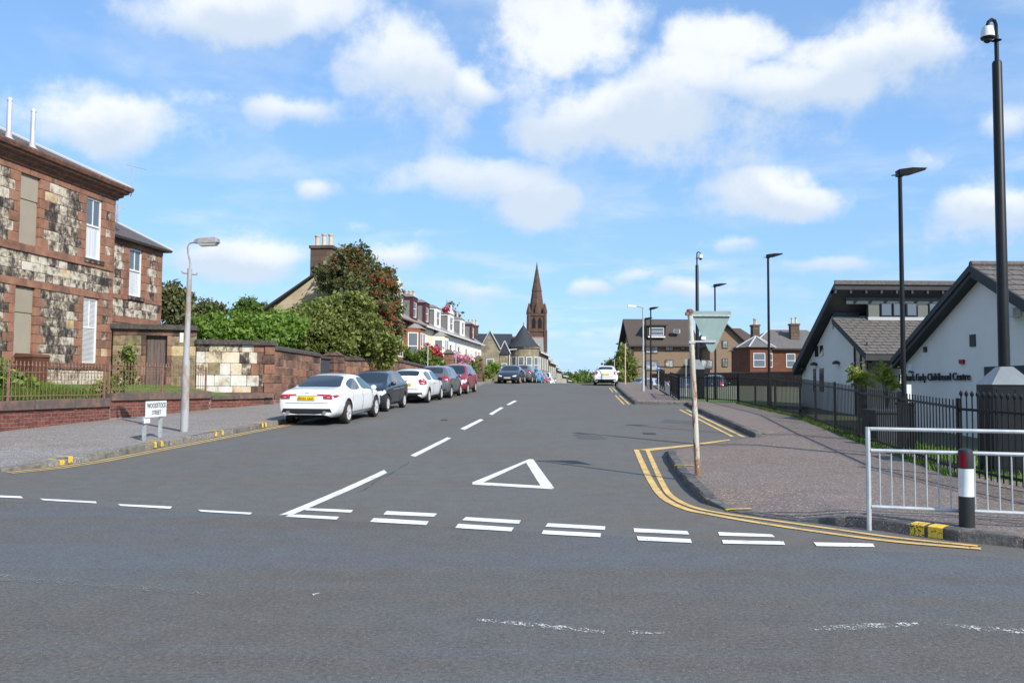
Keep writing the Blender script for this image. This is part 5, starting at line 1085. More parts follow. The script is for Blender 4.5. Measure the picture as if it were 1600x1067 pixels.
# garden fronts of the terrace
def pier(label, px, Y, h=1.9, w=.55, zb=0):
    x = at(px, 600, Y).x; o = thing('gate_pier', label, 'pier', (x, Y, g(x, Y)), R(83))
    for k in range(5): piece('stone', m_redd, o, -w / 2, w / 2, -w / 2, w / 2, h * k / 5 - (.1 if k == 0 else 0), h * (k + 1) / 5 - .01)
    b = MB(); b.hull([(-w * .65, -w * .65, h), (w * .65, -w * .65, h), (w * .65, w * .65, h), (-w * .65, w * .65, h)], [(-w * .2, -w * .2, h + .3), (w * .2, -w * .2, h + .3), (w * .2, w * .2, h + .3), (-w * .2, w * .2, h + .3)]); b.build('cap', m_copr, o)
pier('red sandstone gate pier by the red flowering bush', 701, 60, 2.3, .62); pier('squat dark gate pier before the turreted villa', 748, 66, 1.9, .55)
plant('red_flower_bush', 'bush covered in bright red flowers in a terrace garden', 'bush', gz(667, 61), pix_lobes([(668, 552, 61, 17, 9, .7), (680, 560, 61, 10, 8, .5), (655, 556, 61.3, 10, 8, .5)]), 2600, .12, m_leafr)
plant('pink_flower_bush', 'pink flowering bush beside the upper gate pier', 'bush', gz(720, 66), pix_lobes([(720, 563, 66, 13, 7, .7), (727, 570, 66, 9, 7, .5)]), 1600, .13, m_leafp)
plant('clipped_hedge', 'dark green hedge below the red flowers', 'hedge', gz(662, 59.5), pix_lobes([(660, 560, 59.5, 12, 14, .8), (680, 572, 59, 14, 9, .7), (648, 560, 60, 8, 12, .6)]), 3500, .11, m_leaf)
plant('garden_shrub', 'loose shrub above the end of the sandstone wall', 'bush', gz(628, 55), pix_lobes([(630, 556, 55, 16, 8, .7), (645, 560, 56, 10, 6, .5)]), 2200, .11, m_leaf)
plant('clipped_bush', 'rounded clipped green bush in front of the turreted villa', 'bush', gz(770, 76), pix_lobes([(771, 577, 76, 9, 8, .6)]), 1500, .12, m_leafb)
plant('garden_shrub', 'straggling pale shrub between the two gate piers', 'bush', gz(735, 65), pix_lobes([(735, 574, 65, 10, 7, .5), (757, 586, 68, 12, 6, .5), (712, 574, 63, 8, 8, .4)]), 1800, .11, m_leafo)
rl = thing('iron_railing', 'black garden railing in front of the red flowering bush', 'railing', (*at(650, 600, 57).xy, 1.4), TEA)
for k in range(26): MB().tube([(k * .18, 0, -.1), (k * .18, 0, .95)], .012, 4).build('bar', m_black, rl)
MB().box(0, 4.6, -.015, .015, .8, .83).build('rail', m_black, rl)
def slimpole(label, px, py0, py1, Y, r=.04, mat=None):
    a = at(px, py1, Y); o = thing('sign_pole', label, 'pole', (a.x, a.y, g(a.x, a.y) + .05)); MB().tube([(0, 0, -.1), (0, 0, at(px, py0, Y).z - g(a.x, a.y))], r, 8).build('pole', mat or m_galv, o); MB().lathe([(r * 1.25, 0), (r * .9, .04)], 8, (0, 0, at(px, py0, Y).z - g(a.x, a.y))).build('cap', m_black, o)
slimpole('bare grey sign pole behind the white hatchback', 668, 541, 590, 53); slimpole('second slim grey pole farther up by the pink bush', 712, 539, 585, 60, .035)

# stone villa with conical turret
TV = thing('turreted_villa', 'weathered stone villa with slate roof and conical turret on the crest', 'house', (0, 100, 0))
zg = g(0, 100)
b = MB(); b.box(-6, .2, .6, 9, zg - 1, 5.8).box(-3.75, -1.55, -.4, .6, zg - 1, 5.85); b.prism([(-3.75, 5.85), (-1.55, 5.85), (-2.65, 7.85)], 1.4, 'y', -.4); b.box(-1.5, -.35, -.1, .6, zg - 1, 5.3); b.build('wall', m_buffd, TV)
b = MB(); b.add([(-6.3, .3, 5.75), (.4, .3, 5.75), (.4, 9.3, 5.75), (-6.3, 9.3, 5.75), (-5, 4.6, 7.95), (.0, 4.6, 7.95)], [(0, 1, 5, 4), (1, 2, 5), (2, 3, 4, 5), (3, 0, 4), (3, 2, 1, 0)])
b.add([(-3.95, -.5, 5.7), (-2.65, -.5, 8.05), (-2.65, 3.6, 8.05), (-3.95, 2, 5.7), (-1.35, -.5, 5.7), (-1.35, 2, 5.7)], [(0, 1, 2, 3), (1, 4, 5, 2)])
b.add([(-1.65, -.3, 5.2), (-.9, -.3, 6.8), (-.15, -.3, 5.2), (-1.65, 1.2, 5.2), (-.9, 2.0, 6.8), (-.15, 1.2, 5.2)], [(0, 1, 4, 3), (1, 2, 5, 4), (0, 2, 1)]); rt = b.build('roof', m_roofd, TV)
b = MB()
for p, q in (((-3.95, -.52, 5.72), (-2.65, -.52, 8.07)), ((-2.65, -.52, 8.07), (-1.35, -.52, 5.72)), ((-1.65, -.32, 5.22), (-.9, -.32, 6.82)), ((-.9, -.32, 6.82), (-.15, -.32, 5.22))): b.tube([p, q], .07, 6)
b.build('bargeboard', m_lead, rt)
b = MB(); b.lathe([(1.85, zg - 1), (1.85, 5.9), (2.0, 5.95), (2.05, 6.15)], 20, (1.5, 1.6, 0)); tw = b.build('turret', m_buffd, TV)
b = MB(); b.lathe([(2.15, 6.12), (1.6, 6.6), (1.05, 7.35), (.5, 8.2), (.05, 8.85), (.03, 9.2)], 20, (1.4, 1.6, 0)); b.build('turret_roof', m_roofd, tw, True)
for k in range(5):
    a = R(-132 + k * 30); e = put('window_group', None, tw, (1.5 + 1.88 * math.cos(a), 1.6 + 1.88 * math.sin(a), 0), a + R(90)); sash_flat(e, -.38, .38, 2.9, 4.9, -.04)
sash_flat(TV, -3.1, -2.15, 2.9, 4.6, -.45); sash_flat(TV, -1.25, -.6, 2.9, 4.1, -.15)
b = MB(); b.tube([(-.3, -.2, 5.7), (-.25, -.2, 3.5), (-.25, -.2, 1.0)], .06, 6); b.tube([(-.35, -.2, 5.75), (.6, -.25, 5.8)], .05, 6); b.build('downpipe', m_wood, TV)
chimney(TV, -5, 4.6, 7.2, 9.0, 1.4, .8, 3)
# the row beyond the crest
for k in range(5):
    Y = 110 + k * 18; x = 3.6 + (Y - 110) * .118; z = g(x, Y) ; zt = 5.9 - k * .85; o = thing('stone_terrace_house', 'small stone terrace house beyond the crest, %s past the turreted villa' % ['first', 'second', 'third', 'fourth', 'fifth'][k], 'house', (x, Y, 0), math.atan2(1, .118), 'stone houses beyond the crest')
    MB().box(0, 17.4, 0, 7, z - 3, zt).build('wall', m_buffd, o)
    b = MB(); b.add([(0, -.3, zt), (17.4, -.3, zt), (17.4, 3.5, zt + 2), (0, 3.5, zt + 2), (17.4, 7.3, zt), (0, 7.3, zt)], [(0, 1, 2, 3), (3, 2, 4, 5), (0, 3, 5), (1, 4, 2), (0, 5, 4, 1)]); b.build('roof', m_roofd, o)
    b = MB(); b.box(0, 17.4, -.4, -.25, zt - .15, zt + .02); b.build('gutter', m_wood, o)
    for j in range(4): sash_flat(o, 1.5 + j * 4.2, 2.6 + j * 4.2, zt - 2.3, zt - .6, -.05)
    chimney(o, 16.8, 3.5, zt + 1, zt + 3, .8, 1.3, 3, ax='y')
# church
ch = thing('church', 'dark red stone church with tall octagonal spire', 'church', (6.9, 232, 0))
b = MB(); b.box(-2.6, 2.6, -2.6, 2.6, -7, 16.4); b.box(-2.45, 2.45, -2.45, 2.45, 16.4, 21.0)
for sx in (-1, 1):
    for sy_ in (-1, 1): b.box(sx * 2.45 - .45, sx * 2.45 + .45, sy_ * 2.45 - .45, sy_ * 2.45 + .45, -7, 16.6); b.lathe([(.55, 16.6), (.5, 21.3), (.65, 21.4), (.6, 22.2), (.02, 24.4)], 8, (sx * 2.25, sy_ * 2.25, 0))
b.box(-2.75, 2.75, -2.75, 2.75, 16.2, 16.6); b.box(-2.65, 2.65, -2.65, 2.65, 20.6, 21.3); tw = b.build('tower', m_chst, ch)
b = MB(); b.lathe([(2.3, 21.3), (1.35, 27.6), (1.45, 27.7), (1.15, 29.1), (.12, 35.4), (.02, 36.2)], 8); b.build('spire', m_chst, ch)
m_dark = pm('dark_opening', [(.012, .012, .014)], rough=.9)
for a in range(4):
    e = put('belfry_side', None, tw, (0, 0, 0), a * R(90))
    for s in (-.85, .85):
        b = MB(); b.prism([(s - .5, 17.2), (s + .5, 17.2), (s + .5, 19.4), (s, 20.3), (s - .5, 19.4)], .1, 'y', -2.52); b.build('louvre', m_dark, e)
    b = MB(); b.prism([(-.45, 21.4), (.45, 21.4), (.45, 22.8), (0, 24.2), (-.45, 22.8)], .9, 'y', -2.4); b.build('lucarne', m_chst, e)
b = MB(); b.add([(-14, -22, 8), (1.3, -22, 8), (1.3, -10, 8), (-14, -10, 8), (-14, -16, 13.9), (1.3, -16, 13.9)], [(0, 1, 5, 4), (2, 3, 4, 5), (1, 2, 5), (3, 0, 4), (3, 2, 1, 0)]); b.build('nave_roof', m_roofg, ch)
b = MB(); b.box(-13.8, 1.0, -21.5, -10.5, -7, 8); b.prism([(-21.5, 8), (-10.5, 8), (-16, 13.4)], .3, 'x', .8); b.build('nave_wall', m_chst, ch)
b = MB(); b.box(-14, 1.3, -16.15, -15.85, 13.85, 14.05); b.build('ridge', m_potr, ch)
# trees and a tower far below the crest
plant('spruce_tree', 'dark spruce showing above the terrace roofs', 'tree', gz(703, 118), [(tuple(at(703, 478 + k * 9, 118)), ((.5 + k * .45), (.5 + k * .45), .55)) for k in range(7)], 3500, .22, m_leafd, trunk=(.15, 2))
plant('roof_red_cluster', 'small red cluster high on the white dormer', 'plant', at(697, 488, 73.0), [(tuple(at(697, 484, 73.0)), (.35, .3, .22))], 250, .1, m_leafr)  # leaf cluster standing in for an unidentified red spot by the roofs
tv = thing('distant_tower', 'tiny red brick tower far down the valley', 'tower', (*at(903.5, 590, 620).xy, -5))
MB().box(-2.6, 2.6, -2.6, 2.6, -2, 15.2).build('shaft', m_chst, tv); b = MB()
for s in (-1, 1): b.box(s * 1.9 - .7, s * 1.9 + .7, -2.6, 2.6, 15.2, 16.4)
b.build('battlement', m_chst, tv)
lob = []
for k in range(26):
    px = 878 + k * 3.2 + random.uniform(-1, 1); Y = random.uniform(240, 330); hgt = random.uniform(1, 9) if k < 16 else random.uniform(6, 12); p = at(px, 598 - hgt, Y); lob.append(((p.x, p.y, p.z - 1.2), (random.uniform(2, 3.5), 2.5, 2.6)))
put('far_wood', leaf_mesh('far_wood', lob, 9000, .55, m_leaf), kind='stuff', label='belt of green trees far beyond the crest', cat='wood')
plant('birch_tree', 'feathery green tree beside the brown brick flats', 'tree', gz(972, 74), pix_lobes([(970, 575, 74, 9, 16, .8), (974, 558, 74, 6, 12, .6), (980, 583, 74, 11, 14, .8), (966, 590, 73, 9, 9, .8), (957, 575, 76, 7, 12, .7), (984, 570, 75, 6, 10, .7)]), 7000, .15, m_leafo, trunk=(.1, 5))
# ------------------------------------------------------------------ right-hand side: lot, fence, street furniture
m_park = pm('car_park_tarmac', [(.085, .085, .086), (.11, .108, .105)], scale=.6, rough=.88, bump=.4, bscale=90)
def zlot(x, y):
    f = max(0, min(1, (x - 7.4 - (y - 13) * .1) / 3.5)); s = g(x, y) + .09; lo = min(s, .02 + max(0, y - 27) * .03); return s + (lo - s) * f
FR = [(7.45, 9.4), (7.2, 11.8), (7.1, 13.15), (7.95, 18.95), (9.2, 26.4), (9.5, 34.7)]
sheet('lawn', [(7.45, 9.4), (7.2, 11.8), (7.12, 13.15), (7.97, 18.95), (9.22, 26.4), (9.52, 34.7), (22, 34.7), (22, 6)], 0, m_grass, zf=zlot, kind='structure')
def zpark(x, y): return min(g(x, y) + .03, .72 if y > 44 else g(x, y) + .03)
sheet('car_park', [(9.6, 34.72), (7.55, 37.4), (8.9, 47), (10.6, 62), (13.5, 78), (40, 78), (40, 34.72)], -.02, m_park, kind='structure', zf=lambda x, y: g(x, y) - .05 + (min(0, .70 - g(x, y)) * min(1, max(0, (x - 8.2 - (y - 37) * .14) / 4))))
sheet('park_verge', [(9.55, 34.85), (7.62, 37.3), (8.0, 40), (10.6, 40), (13, 36)], .03, m_grass, kind='structure')
m_fence = pm('black_fence_paint', [(.008, .008, .009)], rough=.6, spec=.15)
me_pk = MB().box(-.0085, .0085, -.0085, .0085, .06, 1.2); me_pk = me_pk.mesh(m_fence, 'picket')
me_pk2 = MB(); me_pk2.tube([(0, 0, .05), (0, 0, 1.3)], .011, 6); me_pk2.lathe([(.01, 1.28), (.028, 1.31), (.028, 1.34), (.004, 1.38)], 8); me_pk2 = me_pk2.mesh(m_black, 'ball_picket')
def fence(label, A, B, sp_=.115, pk=None, h=1.2, posts=2.4, zo=.1):
    A = Vector(A); B = Vector(B); L = (B - A).length; o = thing('railing_fence', label, 'fence', (A.x, A.y, 0), math.atan2(B.y - A.y, B.x - A.x), 'black railing fences')
    z = lambda u: g(*(A.lerp(B, u / L))) + zo
    n = max(2, round(L / sp_))
    for k in range(n): put('picket', pk or me_pk, o, (L * (k + .5) / n, 0, z(L * (k + .5) / n)), scale=(1, 1, h / 1.2))
    for zz in (.12, h - .14):
        b = MB(); b.hull([(0, -.02, z(0) + zz), (0, .02, z(0) + zz), (0, .02, z(0) + zz + .04), (0, -.02, z(0) + zz + .04)], [(L, -.02, z(L) + zz), (L, .02, z(L) + zz), (L, .02, z(L) + zz + .04), (L, -.02, z(L) + zz + .04)]); b.build('rail', m_black, o)
    m = max(1, round(L / posts))
    for k in range(m + 1): u = L * k / m; MB().box(u - .03, u + .03, -.03, .03, z(u) - .15, z(u) + h + .03).build('post', m_black, o)
    return o
fence('black ball-topped railing gate beside the tall camera pole', FR[0], FR[2], .135, me_pk2, 1.2, 3.8)
fence('black railing beside the pavement in front of the lettered gable', FR[2], FR[3], .15, None, 1.22, 2.9)
fence('black railing along the pavement past the two young trees', FR[3], FR[4], .15, None, 1.25, 2.5)
fence('black railing along the pavement reaching the car park corner', FR[4], FR[5], .15, None, 1.25, 2.8)
fence('black railing across the car park end behind the give way sign', FR[5], (7.55, 37.4), .115, None, 1.15, 2.0); fence('black railing between pavement and car park', (7.55, 37.4), (8.35, 43.5), .115, None, 1.15, 2.0)
fence('far black railing in front of the brown flats', (9.6, 52), (10.9, 62), .13, None, 1.15, 2.5)
def weeds():
    i = random.choice([2, 3, 4]); t = random.random(); p = Vector(FR[i]).lerp(Vector(FR[i + 1]), t); s = random.gauss(0, .06) - .05; return (p.x + s, p.y, g(p.x, p.y) + .1)
tuft('fence_weeds', 'fringe of grass along the foot of the black railing', weeds, 5000, .09, m_blade)
def lawn2():
    x, y = random.uniform(7.2, 12), random.uniform(11, 26); 
    while x < 7.3 + max(0, y - 13) * .15 or x > 12.1: x, y = random.uniform(7.2, 12), random.uniform(11, 26)
    return (x, y, zlot(x, y))
tuft('lawn_grass', 'short green grass behind the black railing', lawn2, 9000, .07, m_blade)

# guard rail and bollard on the corner
ga = U(1358, 811, HK); mdir = math.atan2(-.30, 1)
gr = thing('guard_rail', 'galvanised pedestrian guard rail at the pavement corner', 'guard rail', (ga.x, ga.y, g(ga.x, ga.y) + HK), mdir)
m_gal2 = pm('galvanised_tube', [(.52, .55, .56), (.42, .45, .47)], scale=8, rough=.45, metal=.25)
for k in range(3):
    u = k * 2.0; MB().tube([(u, 0, -.2), (u, 0, 1.02)], .026, 8).build('post', m_gal2, gr)
    if k < 2:
        for z in (.14, .76, 1.0): MB().tube([(u + .026, 0, z), (u + 1.974, 0, z)], .021, 8).build('rail', m_gal2, gr)
        for j in range(1, 17): MB().tube([(u + j * 2.0 / 17, 0, .16), (u + j * 2.0 / 17, 0, .745)], .0075, 6).build('bar', m_gal2, gr)
bo = U(1511, 823, .112); bl = thing('bollard', 'black bollard with white band and red reflector by the kerb', 'bollard', (bo.x, bo.y, g(bo.x, bo.y) + .112)); bl.scale = (.96, .96, .96)
m_bk = pm('black_bollard_plastic', [(.022, .025, .026), (.03, .033, .034)], scale=4, rough=.45)
MB().lathe([(.082, -.1), (.08, .34)], 20).build('base', m_bk, bl, True); MB().lathe([(.08, .34), (.079, .345), (.079, .64), (.08, .645)], 20).build('white_band', m_plate, bl, True); MB().lathe([(.08, .645), (.077, .82), (.07, .85), (.04, .865)], 20).build('cap', m_bk, bl, True)
b = MB(); 
for k in range(4):
    a0, a1 = R(190 + k * 14), R(190 + (k + 1) * 14); b.add([(.083 * math.cos(a0), .083 * math.sin(a0), .66), (.083 * math.cos(a1), .083 * math.sin(a1), .66), (.081 * math.cos(a1), .081 * math.sin(a1), .82), (.081 * math.cos(a0), .081 * math.sin(a0), .82)], [(0, 1, 2, 3)])
b.build('reflector', pm('red_reflector', [(.20, .005, .015)], rough=.2), bl)
# give way sign seen from behind on a leaning rusty pole
m_rp = pm('rusty_galvanised_pole', [(.50, .47, .40), (.25, .12, .06), (.42, .38, .31)], scale=4.0, rough=.75, bump=.3, stretch=(1, 1, .3), lo=.5, hi=.57)
m_back = pm('sign_back_grey', [(.25, .33, .315), (.21, .29, .28)], scale=3, rough=.55)
rp = U(1090, 741, HK); RP = Vector((rp.x, rp.y, g(rp.x, rp.y) + HK)); topz = at(1078, 488, rp.y).z - RP.z; dx = at(1078, 488, rp.y).x - RP.x
sg = thing('give_way_sign', 'triangular sign seen from its grey back on a leaning rusty pole', 'sign', RP)
MB().tube([(0, 0, -.2), (0, 0, 0), (dx * .45, 0, topz * .5), (dx, 0, topz)], [.048, .046, .044, .04], 12).build('pole', m_rp, sg, True)
MB().lathe([(.05, -.02), (.06, .02), (.045, .05)], 10, (dx, 0, topz)).build('pole_cap', m_rust, sg); MB().box(dx - .07, dx + .02, -.045, .04, topz - .05, topz + .0).build('clamp', m_rust, sg)
def sp2(px, py): p = at(px, py, RP.y + .07); return (p.x - RP.x, p.z - RP.z)
tri = [sp2(1083, 486), sp2(1141, 486), sp2(1143, 490), sp2(1117, 547), sp2(1112, 551), sp2(1107, 547), sp2(1083, 495)]
b = MB(); b.prism(tri, .012, 'y', .07); pt = b.build('sign_plate', m_back, sg)
for py, x0, x1 in ((493, 1082, 1141), (533.5, 1079, 1118)):
    a, c = sp2(x0, py), sp2(x1, py); MB().box(a[0], c[0], .04, .07, a[1] - .013, a[1] + .013).build('bracket', m_galv, pt)
a = sp2(1098, 531); MB().box(a[0] - .03, a[0] + .04, .03, .06, a[1], a[1] + .05).build('label_plate', m_plate, pt)
a = sp2(1076, 535); MB().box(a[0] - .02, a[0] + .08, -.05, .055, a[1] - .02, a[1] + .015).build('clamp', m_galv, sg)
tb = thing('traffic_box', '', ''); bpy.data.objects.remove(tb)

# camera poles with their cabinets
def cabinet(label, x, y, zb, w, zt, zp, rz=0.0):
    o = thing('equipment_cabinet', label, 'cabinet', (x, y, zb), rz); h = w / 2
    MB().box(-h, h, -h, h, -.2, zt - zb).build('box', m_black, o)
    b = MB(); b.hull([(-h - .02, -h - .02, zt - zb), (h + .02, -h - .02, zt - zb), (h + .02, h + .02, zt - zb), (-h - .02, h + .02, zt - zb)], [(-.1, -.1, zp - zb), (.1, -.1, zp - zb), (.1, .1, zp - zb), (-.1, .1, zp - zb)]); b.build('pyramid_top', m_cabtop, o)
    MB().box(-h + .06, -.02, -h - .008, -h, .1, zt - zb - .08).build('door', m_black, o); MB().box(.02, h - .06, -h - .008, -h, .1, zt - zb - .08).build('door', m_black, o)
m_cabtop = pm('cabinet_top_grey', [(.20, .22, .23), (.17, .19, .20)], scale=3, rough=.35, spec=.6)
def campole(label, px, pytop, Y, base, cabw, cabpy, cone_py, hd=-1, camlabel=''):
    p = at(px, 600, Y); x = p.x; zt = lambda py: at(px, py, Y).z
    zb = zlot(x, Y) if Y < 30 else g(x, Y)
    cabinet('black cabinet at the foot of the %s camera pole' % base, x, Y, zb, cabw, zt(cabpy), zt(cone_py), R(-8))
    z0 = zt(cone_py) - .02; z1 = zt(pytop); L = z1 - z0; o = thing('camera_pole', label, 'camera pole', (x, Y, z0), 0, 'camera poles')
    MB().tube([(0, 0, -.05), (0, 0, L * .875), (0, 0, L * .88)], [.092, .078, .06], 14).build('mast', m_black, o, True)
    MB().tube([(0, 0, L * .87), (0, 0, L * .955)], .036, 10).build('upper_tube', m_black, o, True); MB().lathe([(.02, -.02), (.085, 0), (.02, .02)], 12, (0, 0, L * .94)).build('anti_climb_collar', m_black, o)
    q = [(0, 0, L * .95), (0, 0, L * .985), (hd * .03, -.01, L * .997), (hd * .09, -.02, L), (hd * .15, -.03, L * .992), (hd * .17, -.03, L * .982)]
    MB().tube(q, .03, 8).build('swan_neck', m_black, o, True)
    cm = MB(); cz = L * .98; cm.lathe([(.03, 0), (.085, -.02), (.105, -.1), (.11, -.17), (.115, -.2)], 14, (hd * .17, -.03, cz)); c = cm.build('camera_housing', m_plate, o, True)
    MB().lathe([(.117, -.2), (.11, -.225), (.07, -.23), (.065, -.27), (.03, -.3)], 14, (hd * .17, -.03, cz)).build('camera_dome', m_bk, c, True)
campole('tall black camera pole rising from the cabinet behind the gate railing', 1570, 32, 14.2, 'tall', .66, 601, 573, -1)
campole('black camera pole standing in the car park verge', 1090, 394, 41, 'car park', .62, 577, 562, 1)
# modern black street lamps with flat heads
def mlamp(label, px, pytop, Y, hd=1, r=.055, hl=.62):
    p = at(px, 600, Y); zt = at(px, pytop, Y).z; zb = zlot(p.x, Y) if Y < 34 else g(p.x, Y); L = zt - zb
    o = thing('street_lamp', label, 'street lamp', (p.x, Y, zb), 0, 'modern black street lamps')
    MB().tube([(0, 0, -.2), (0, 0, 1.1), (0, 0, 1.12), (0, 0, L - .02)], [r * 1.5, r * 1.45, r, r * .8], 12).build('pole', m_black, o, True)
    b = MB(); c = hd
    b.M = Matrix.Translation((0, 0, L)) @ Matrix.Rotation(R(-7 * c), 4, 'Y')
    q = [(-.05 * c, -.11), (.25 * c, -.13), (hl * c, -.03), (hl * c, .03), (.25 * c, .13), (-.05 * c, .11)]; q = q if c > 0 else q[::-1]
    b.hull([(x * .92, y * .8, -.07 if abs(x) < .3 else -.01) for x, y in q], [(x, y, .06 if abs(x) < .3 else .035) for x, y in q]); hdm = b.build('lamp_head', m_black, o)
    b = MB(); b.box(min(-.1 * c, -.18 * c), max(-.1 * c, -.18 * c), -.03, .03, L - .07, L - .055); b.box(-.07, .07, -.07, .07, L - .09, L + .03); b.build('bracket', m_black, o)
mlamp('tall black street lamp in front of the lettered gable', 1412, 270, 18.4)
mlamp('black street lamp behind the fence by the red bungalow', 1202, 400, 33.5); mlamp('black street lamp over the give way sign by the car park', 1118, 446, 42.5, r=.05); mlamp('slim black street lamp in front of the brown flats dormer', 1017, 482, 50, r=.05, hl=.5); mlamp('farthest slim black street lamp before the brown flats', 1009, 498, 57, r=.045, hl=.5)
cb = thing('feeder_pillar', 'dark metal feeder pillar at the foot of the tall street lamp', 'cabinet', (at(1413, 600, 17.6).x, 17.6, zlot(8.3, 17.6)))
MB().box(-.12, .16, -.1, .12, -.1, .95).build('box', m_black, cb); MB().box(-.14, .18, -.12, .14, .95, .99).build('lid', m_black, cb)
# old grey lamps and slim poles on the right pavement
def olamp(label, px, pytop, Y, pxh):
    p = at(px, 600, Y); zb = g(p.x, Y) + .1; L = at(px, pytop, Y).z - zb; o = thing('street_lamp', label, 'street lamp', (p.x, Y, zb)); dx_ = (pxh - px) * Y / F
    MB().tube([(0, 0, -.1), (0, 0, 1.2), (0, 0, 1.22), (0, 0, L - .05)], [.09, .085, .055, .045], 10).build('pole', m_galv, o, True); MB().tube([(0, 0, L - .06), (dx_ * .6, 0, L), (dx_, 0, L + .02)], .03, 6).build('arm', m_galv, o)
    b = MB(); b.hull([(dx_ - .3, -.1, L - .03), (dx_ + .2, -.07, L - .04), (dx_ + .2, .07, L - .04), (dx_ - .3, .1, L - .03)], [(dx_ - .26, -.06, L + .09), (dx_ + .18, -.05, L + .06), (dx_ + .18, .05, L + .06), (dx_ - .26, .06, L + .09)]); b.build('lamp_head', m_galv, o)
olamp('old grey street lamp with its arm over the road on the right', 1005, 479, 47.5, 989); olamp('small distant grey lamp beyond the white hatchback', 959, 566, 95, 946)
slimpole('thin beige pole beside the feathery tree', 977, 538, 598, 60, .04, m_pot); slimpole('thin grey pole behind the parked white hatchback', 960, 562, 600, 68, .035)
m_blue = pm('blue_sign', [(.02, .09, .30)], rough=.4)
for lab, px, py, w, h, Y, mt in [('small blue parking sign on a white post by the car park', 1029, 575, 5, 8, 50, m_blue), ('blue information sign behind the rusty pole', 1086, 564, 8, 8, 46, m_blue), ('narrow grey-backed sign on a post in the car park', 1072, 566, 4, 10, 45, m_back)]:
    a = at(px, py, Y); zb = g(a.x, Y); o = thing('small_sign', lab, 'sign', (a.x, Y, zb)); k = Y / F
    MB().tube([(0, .03, -.1), (0, .03, a.z - zb)], .025, 6).build('post', m_galv, o); pl = MB().box(-w * k / 2, w * k / 2, -.015, .0, a.z - zb - h * k / 2, a.z - zb + h * k / 2).build('plate', mt, o)
    if mt is m_blue: MB().box(-w * k * .3, w * k * .3, -.02, -.016, a.z - zb - h * k * .12, a.z - zb + h * k * .05).build('symbol', m_plate, pl)
# cars in the car park
for lb, spc, mt, px, Y, hd, tw in [('silver hatchback parked behind the railing by the old grey lamp', hatch(4.0, 1.72, 1.5, .3), m_cs, 1022, 66, .5, True), ('red car parked low behind the car park railing', hatch(4.2, 1.76, 1.5, .31), m_cr2, 1056, 74, 3.0, False), ('dark navy car parked behind the railing near the rusty pole', hatch(4.2, 1.76, 1.55, .31, tall=.1), m_cn, 1068, 62, 1.5, True), ('black four-wheel-drive parked behind the railing by the camera cabinet', hatch(4.5, 1.86, 1.75, .36, tall=.28), m_ck, 1118, 66, 1.2, False)]:
    a = at(px, 600, Y); car(lb, spc, mt, (a.x, Y, .66), hd, 0, None, 'cars in the car park', True)

# ------------------------------------------------------------------ early childhood centre
m_rend = pm('grey_white_render', [(.76, .72, .66), (.71, .67, .615)], scale=.8, rough=.9, bump=.15, bscale=60)
m_fascia = pm('dark_fascia', [(.035, .037, .04), (.045, .047, .05)], scale=2, rough=.6); m_soff = pm('dark_soffit', [(.05, .048, .046)], rough=.8)
m_tile = pm('concrete_tile', [(.12, .105, .095), (.09, .08, .075), (.15, .135, .125)], scale=5, rough=.85, bump=.3, var=.15, co='piece'); m_clad = pm('grey_cladding', [(.06, .078, .083), (.05, .068, .073)], scale=2, rough=.6); m_sage = pm('sage_panel', [(.13, .145, .125)], rough=.6)
m_plinth = pm('brick_plinth', [(.10, .06, .05), (.075, .05, .045)], scale=6, rough=.9)
def tiles(parent, A, B, C, D, rows, cols, mat=m_tile, name='roof_tiles', lift=.03):
    """A-B eaves, D-C ridge; overlapping staggered tiles as one part"""
    A, B, C, D = map(Vector, (A, B, C, D)); n = (B - A).cross(D - A).normalized(); b = MB()
    for r in range(rows):
        t0, t1 = r / rows, (r + 1.12) / rows; t1 = min(t1, 1); a0, b0 = A.lerp(D, t0), B.lerp(C, t0); a1, b1 = A.lerp(D, t1), B.lerp(C, t1)
        for c in range(cols + 1):
            s0 = max(0, (c - .5 * (r % 2)) / cols) + .0008; s1 = min(1, (c + 1 - .5 * (r % 2)) / cols) - .0008
            if s1 - s0 < .002: continue
            j = n * random.uniform(0, .006); p = [a0.lerp(b0, s0) + n * (lift + .015) + j, a0.lerp(b0, s1) + n * (lift + .015) + j, a1.lerp(b1, s1) + n * (lift - .012) + j, a1.lerp(b1, s0) + n * (lift - .012) + j]; q = [v - n * .02 for v in p]
            b.add(p + q, [(0, 1, 2, 3), (4, 5, 1, 0), (5, 6, 2, 1), (7, 4, 0, 3)])
    return b.build(name, mat, parent, kind='stuff')
X0 = 12.5; Z0 = -.05
cc = thing('childhood_centre', 'white rendered gabled nursery block with dark overhanging roof and raised lettering', 'building', (X0, 0, 0))
yl, yr, ya, ze, za = 26.25, 17.5, 21.86, 2.46, 4.6
rise = (4.8 - 2.45) / 4.64
def rf(y): return za + .2 - abs(y - ya) * rise
b = MB(); b.prism([(yr, Z0 - .4), (20.8, Z0 - .4), (20.8, 2.25), (19.6, 2.25), (19.6, Z0 - .4), (yl, Z0 - .4)] if False else [(yr, Z0 - .4), (yl, Z0 - .4), (yl, rf(yl) - .12), (ya, za + .08), (yr, rf(yr) - .12)], 14, 'x', .0); b.build('wall', m_rend, cc)
b = MB(); b.box(-.025, 0, yr, yl, Z0 - .4, .14); b.build('plinth', m_plinth, cc)
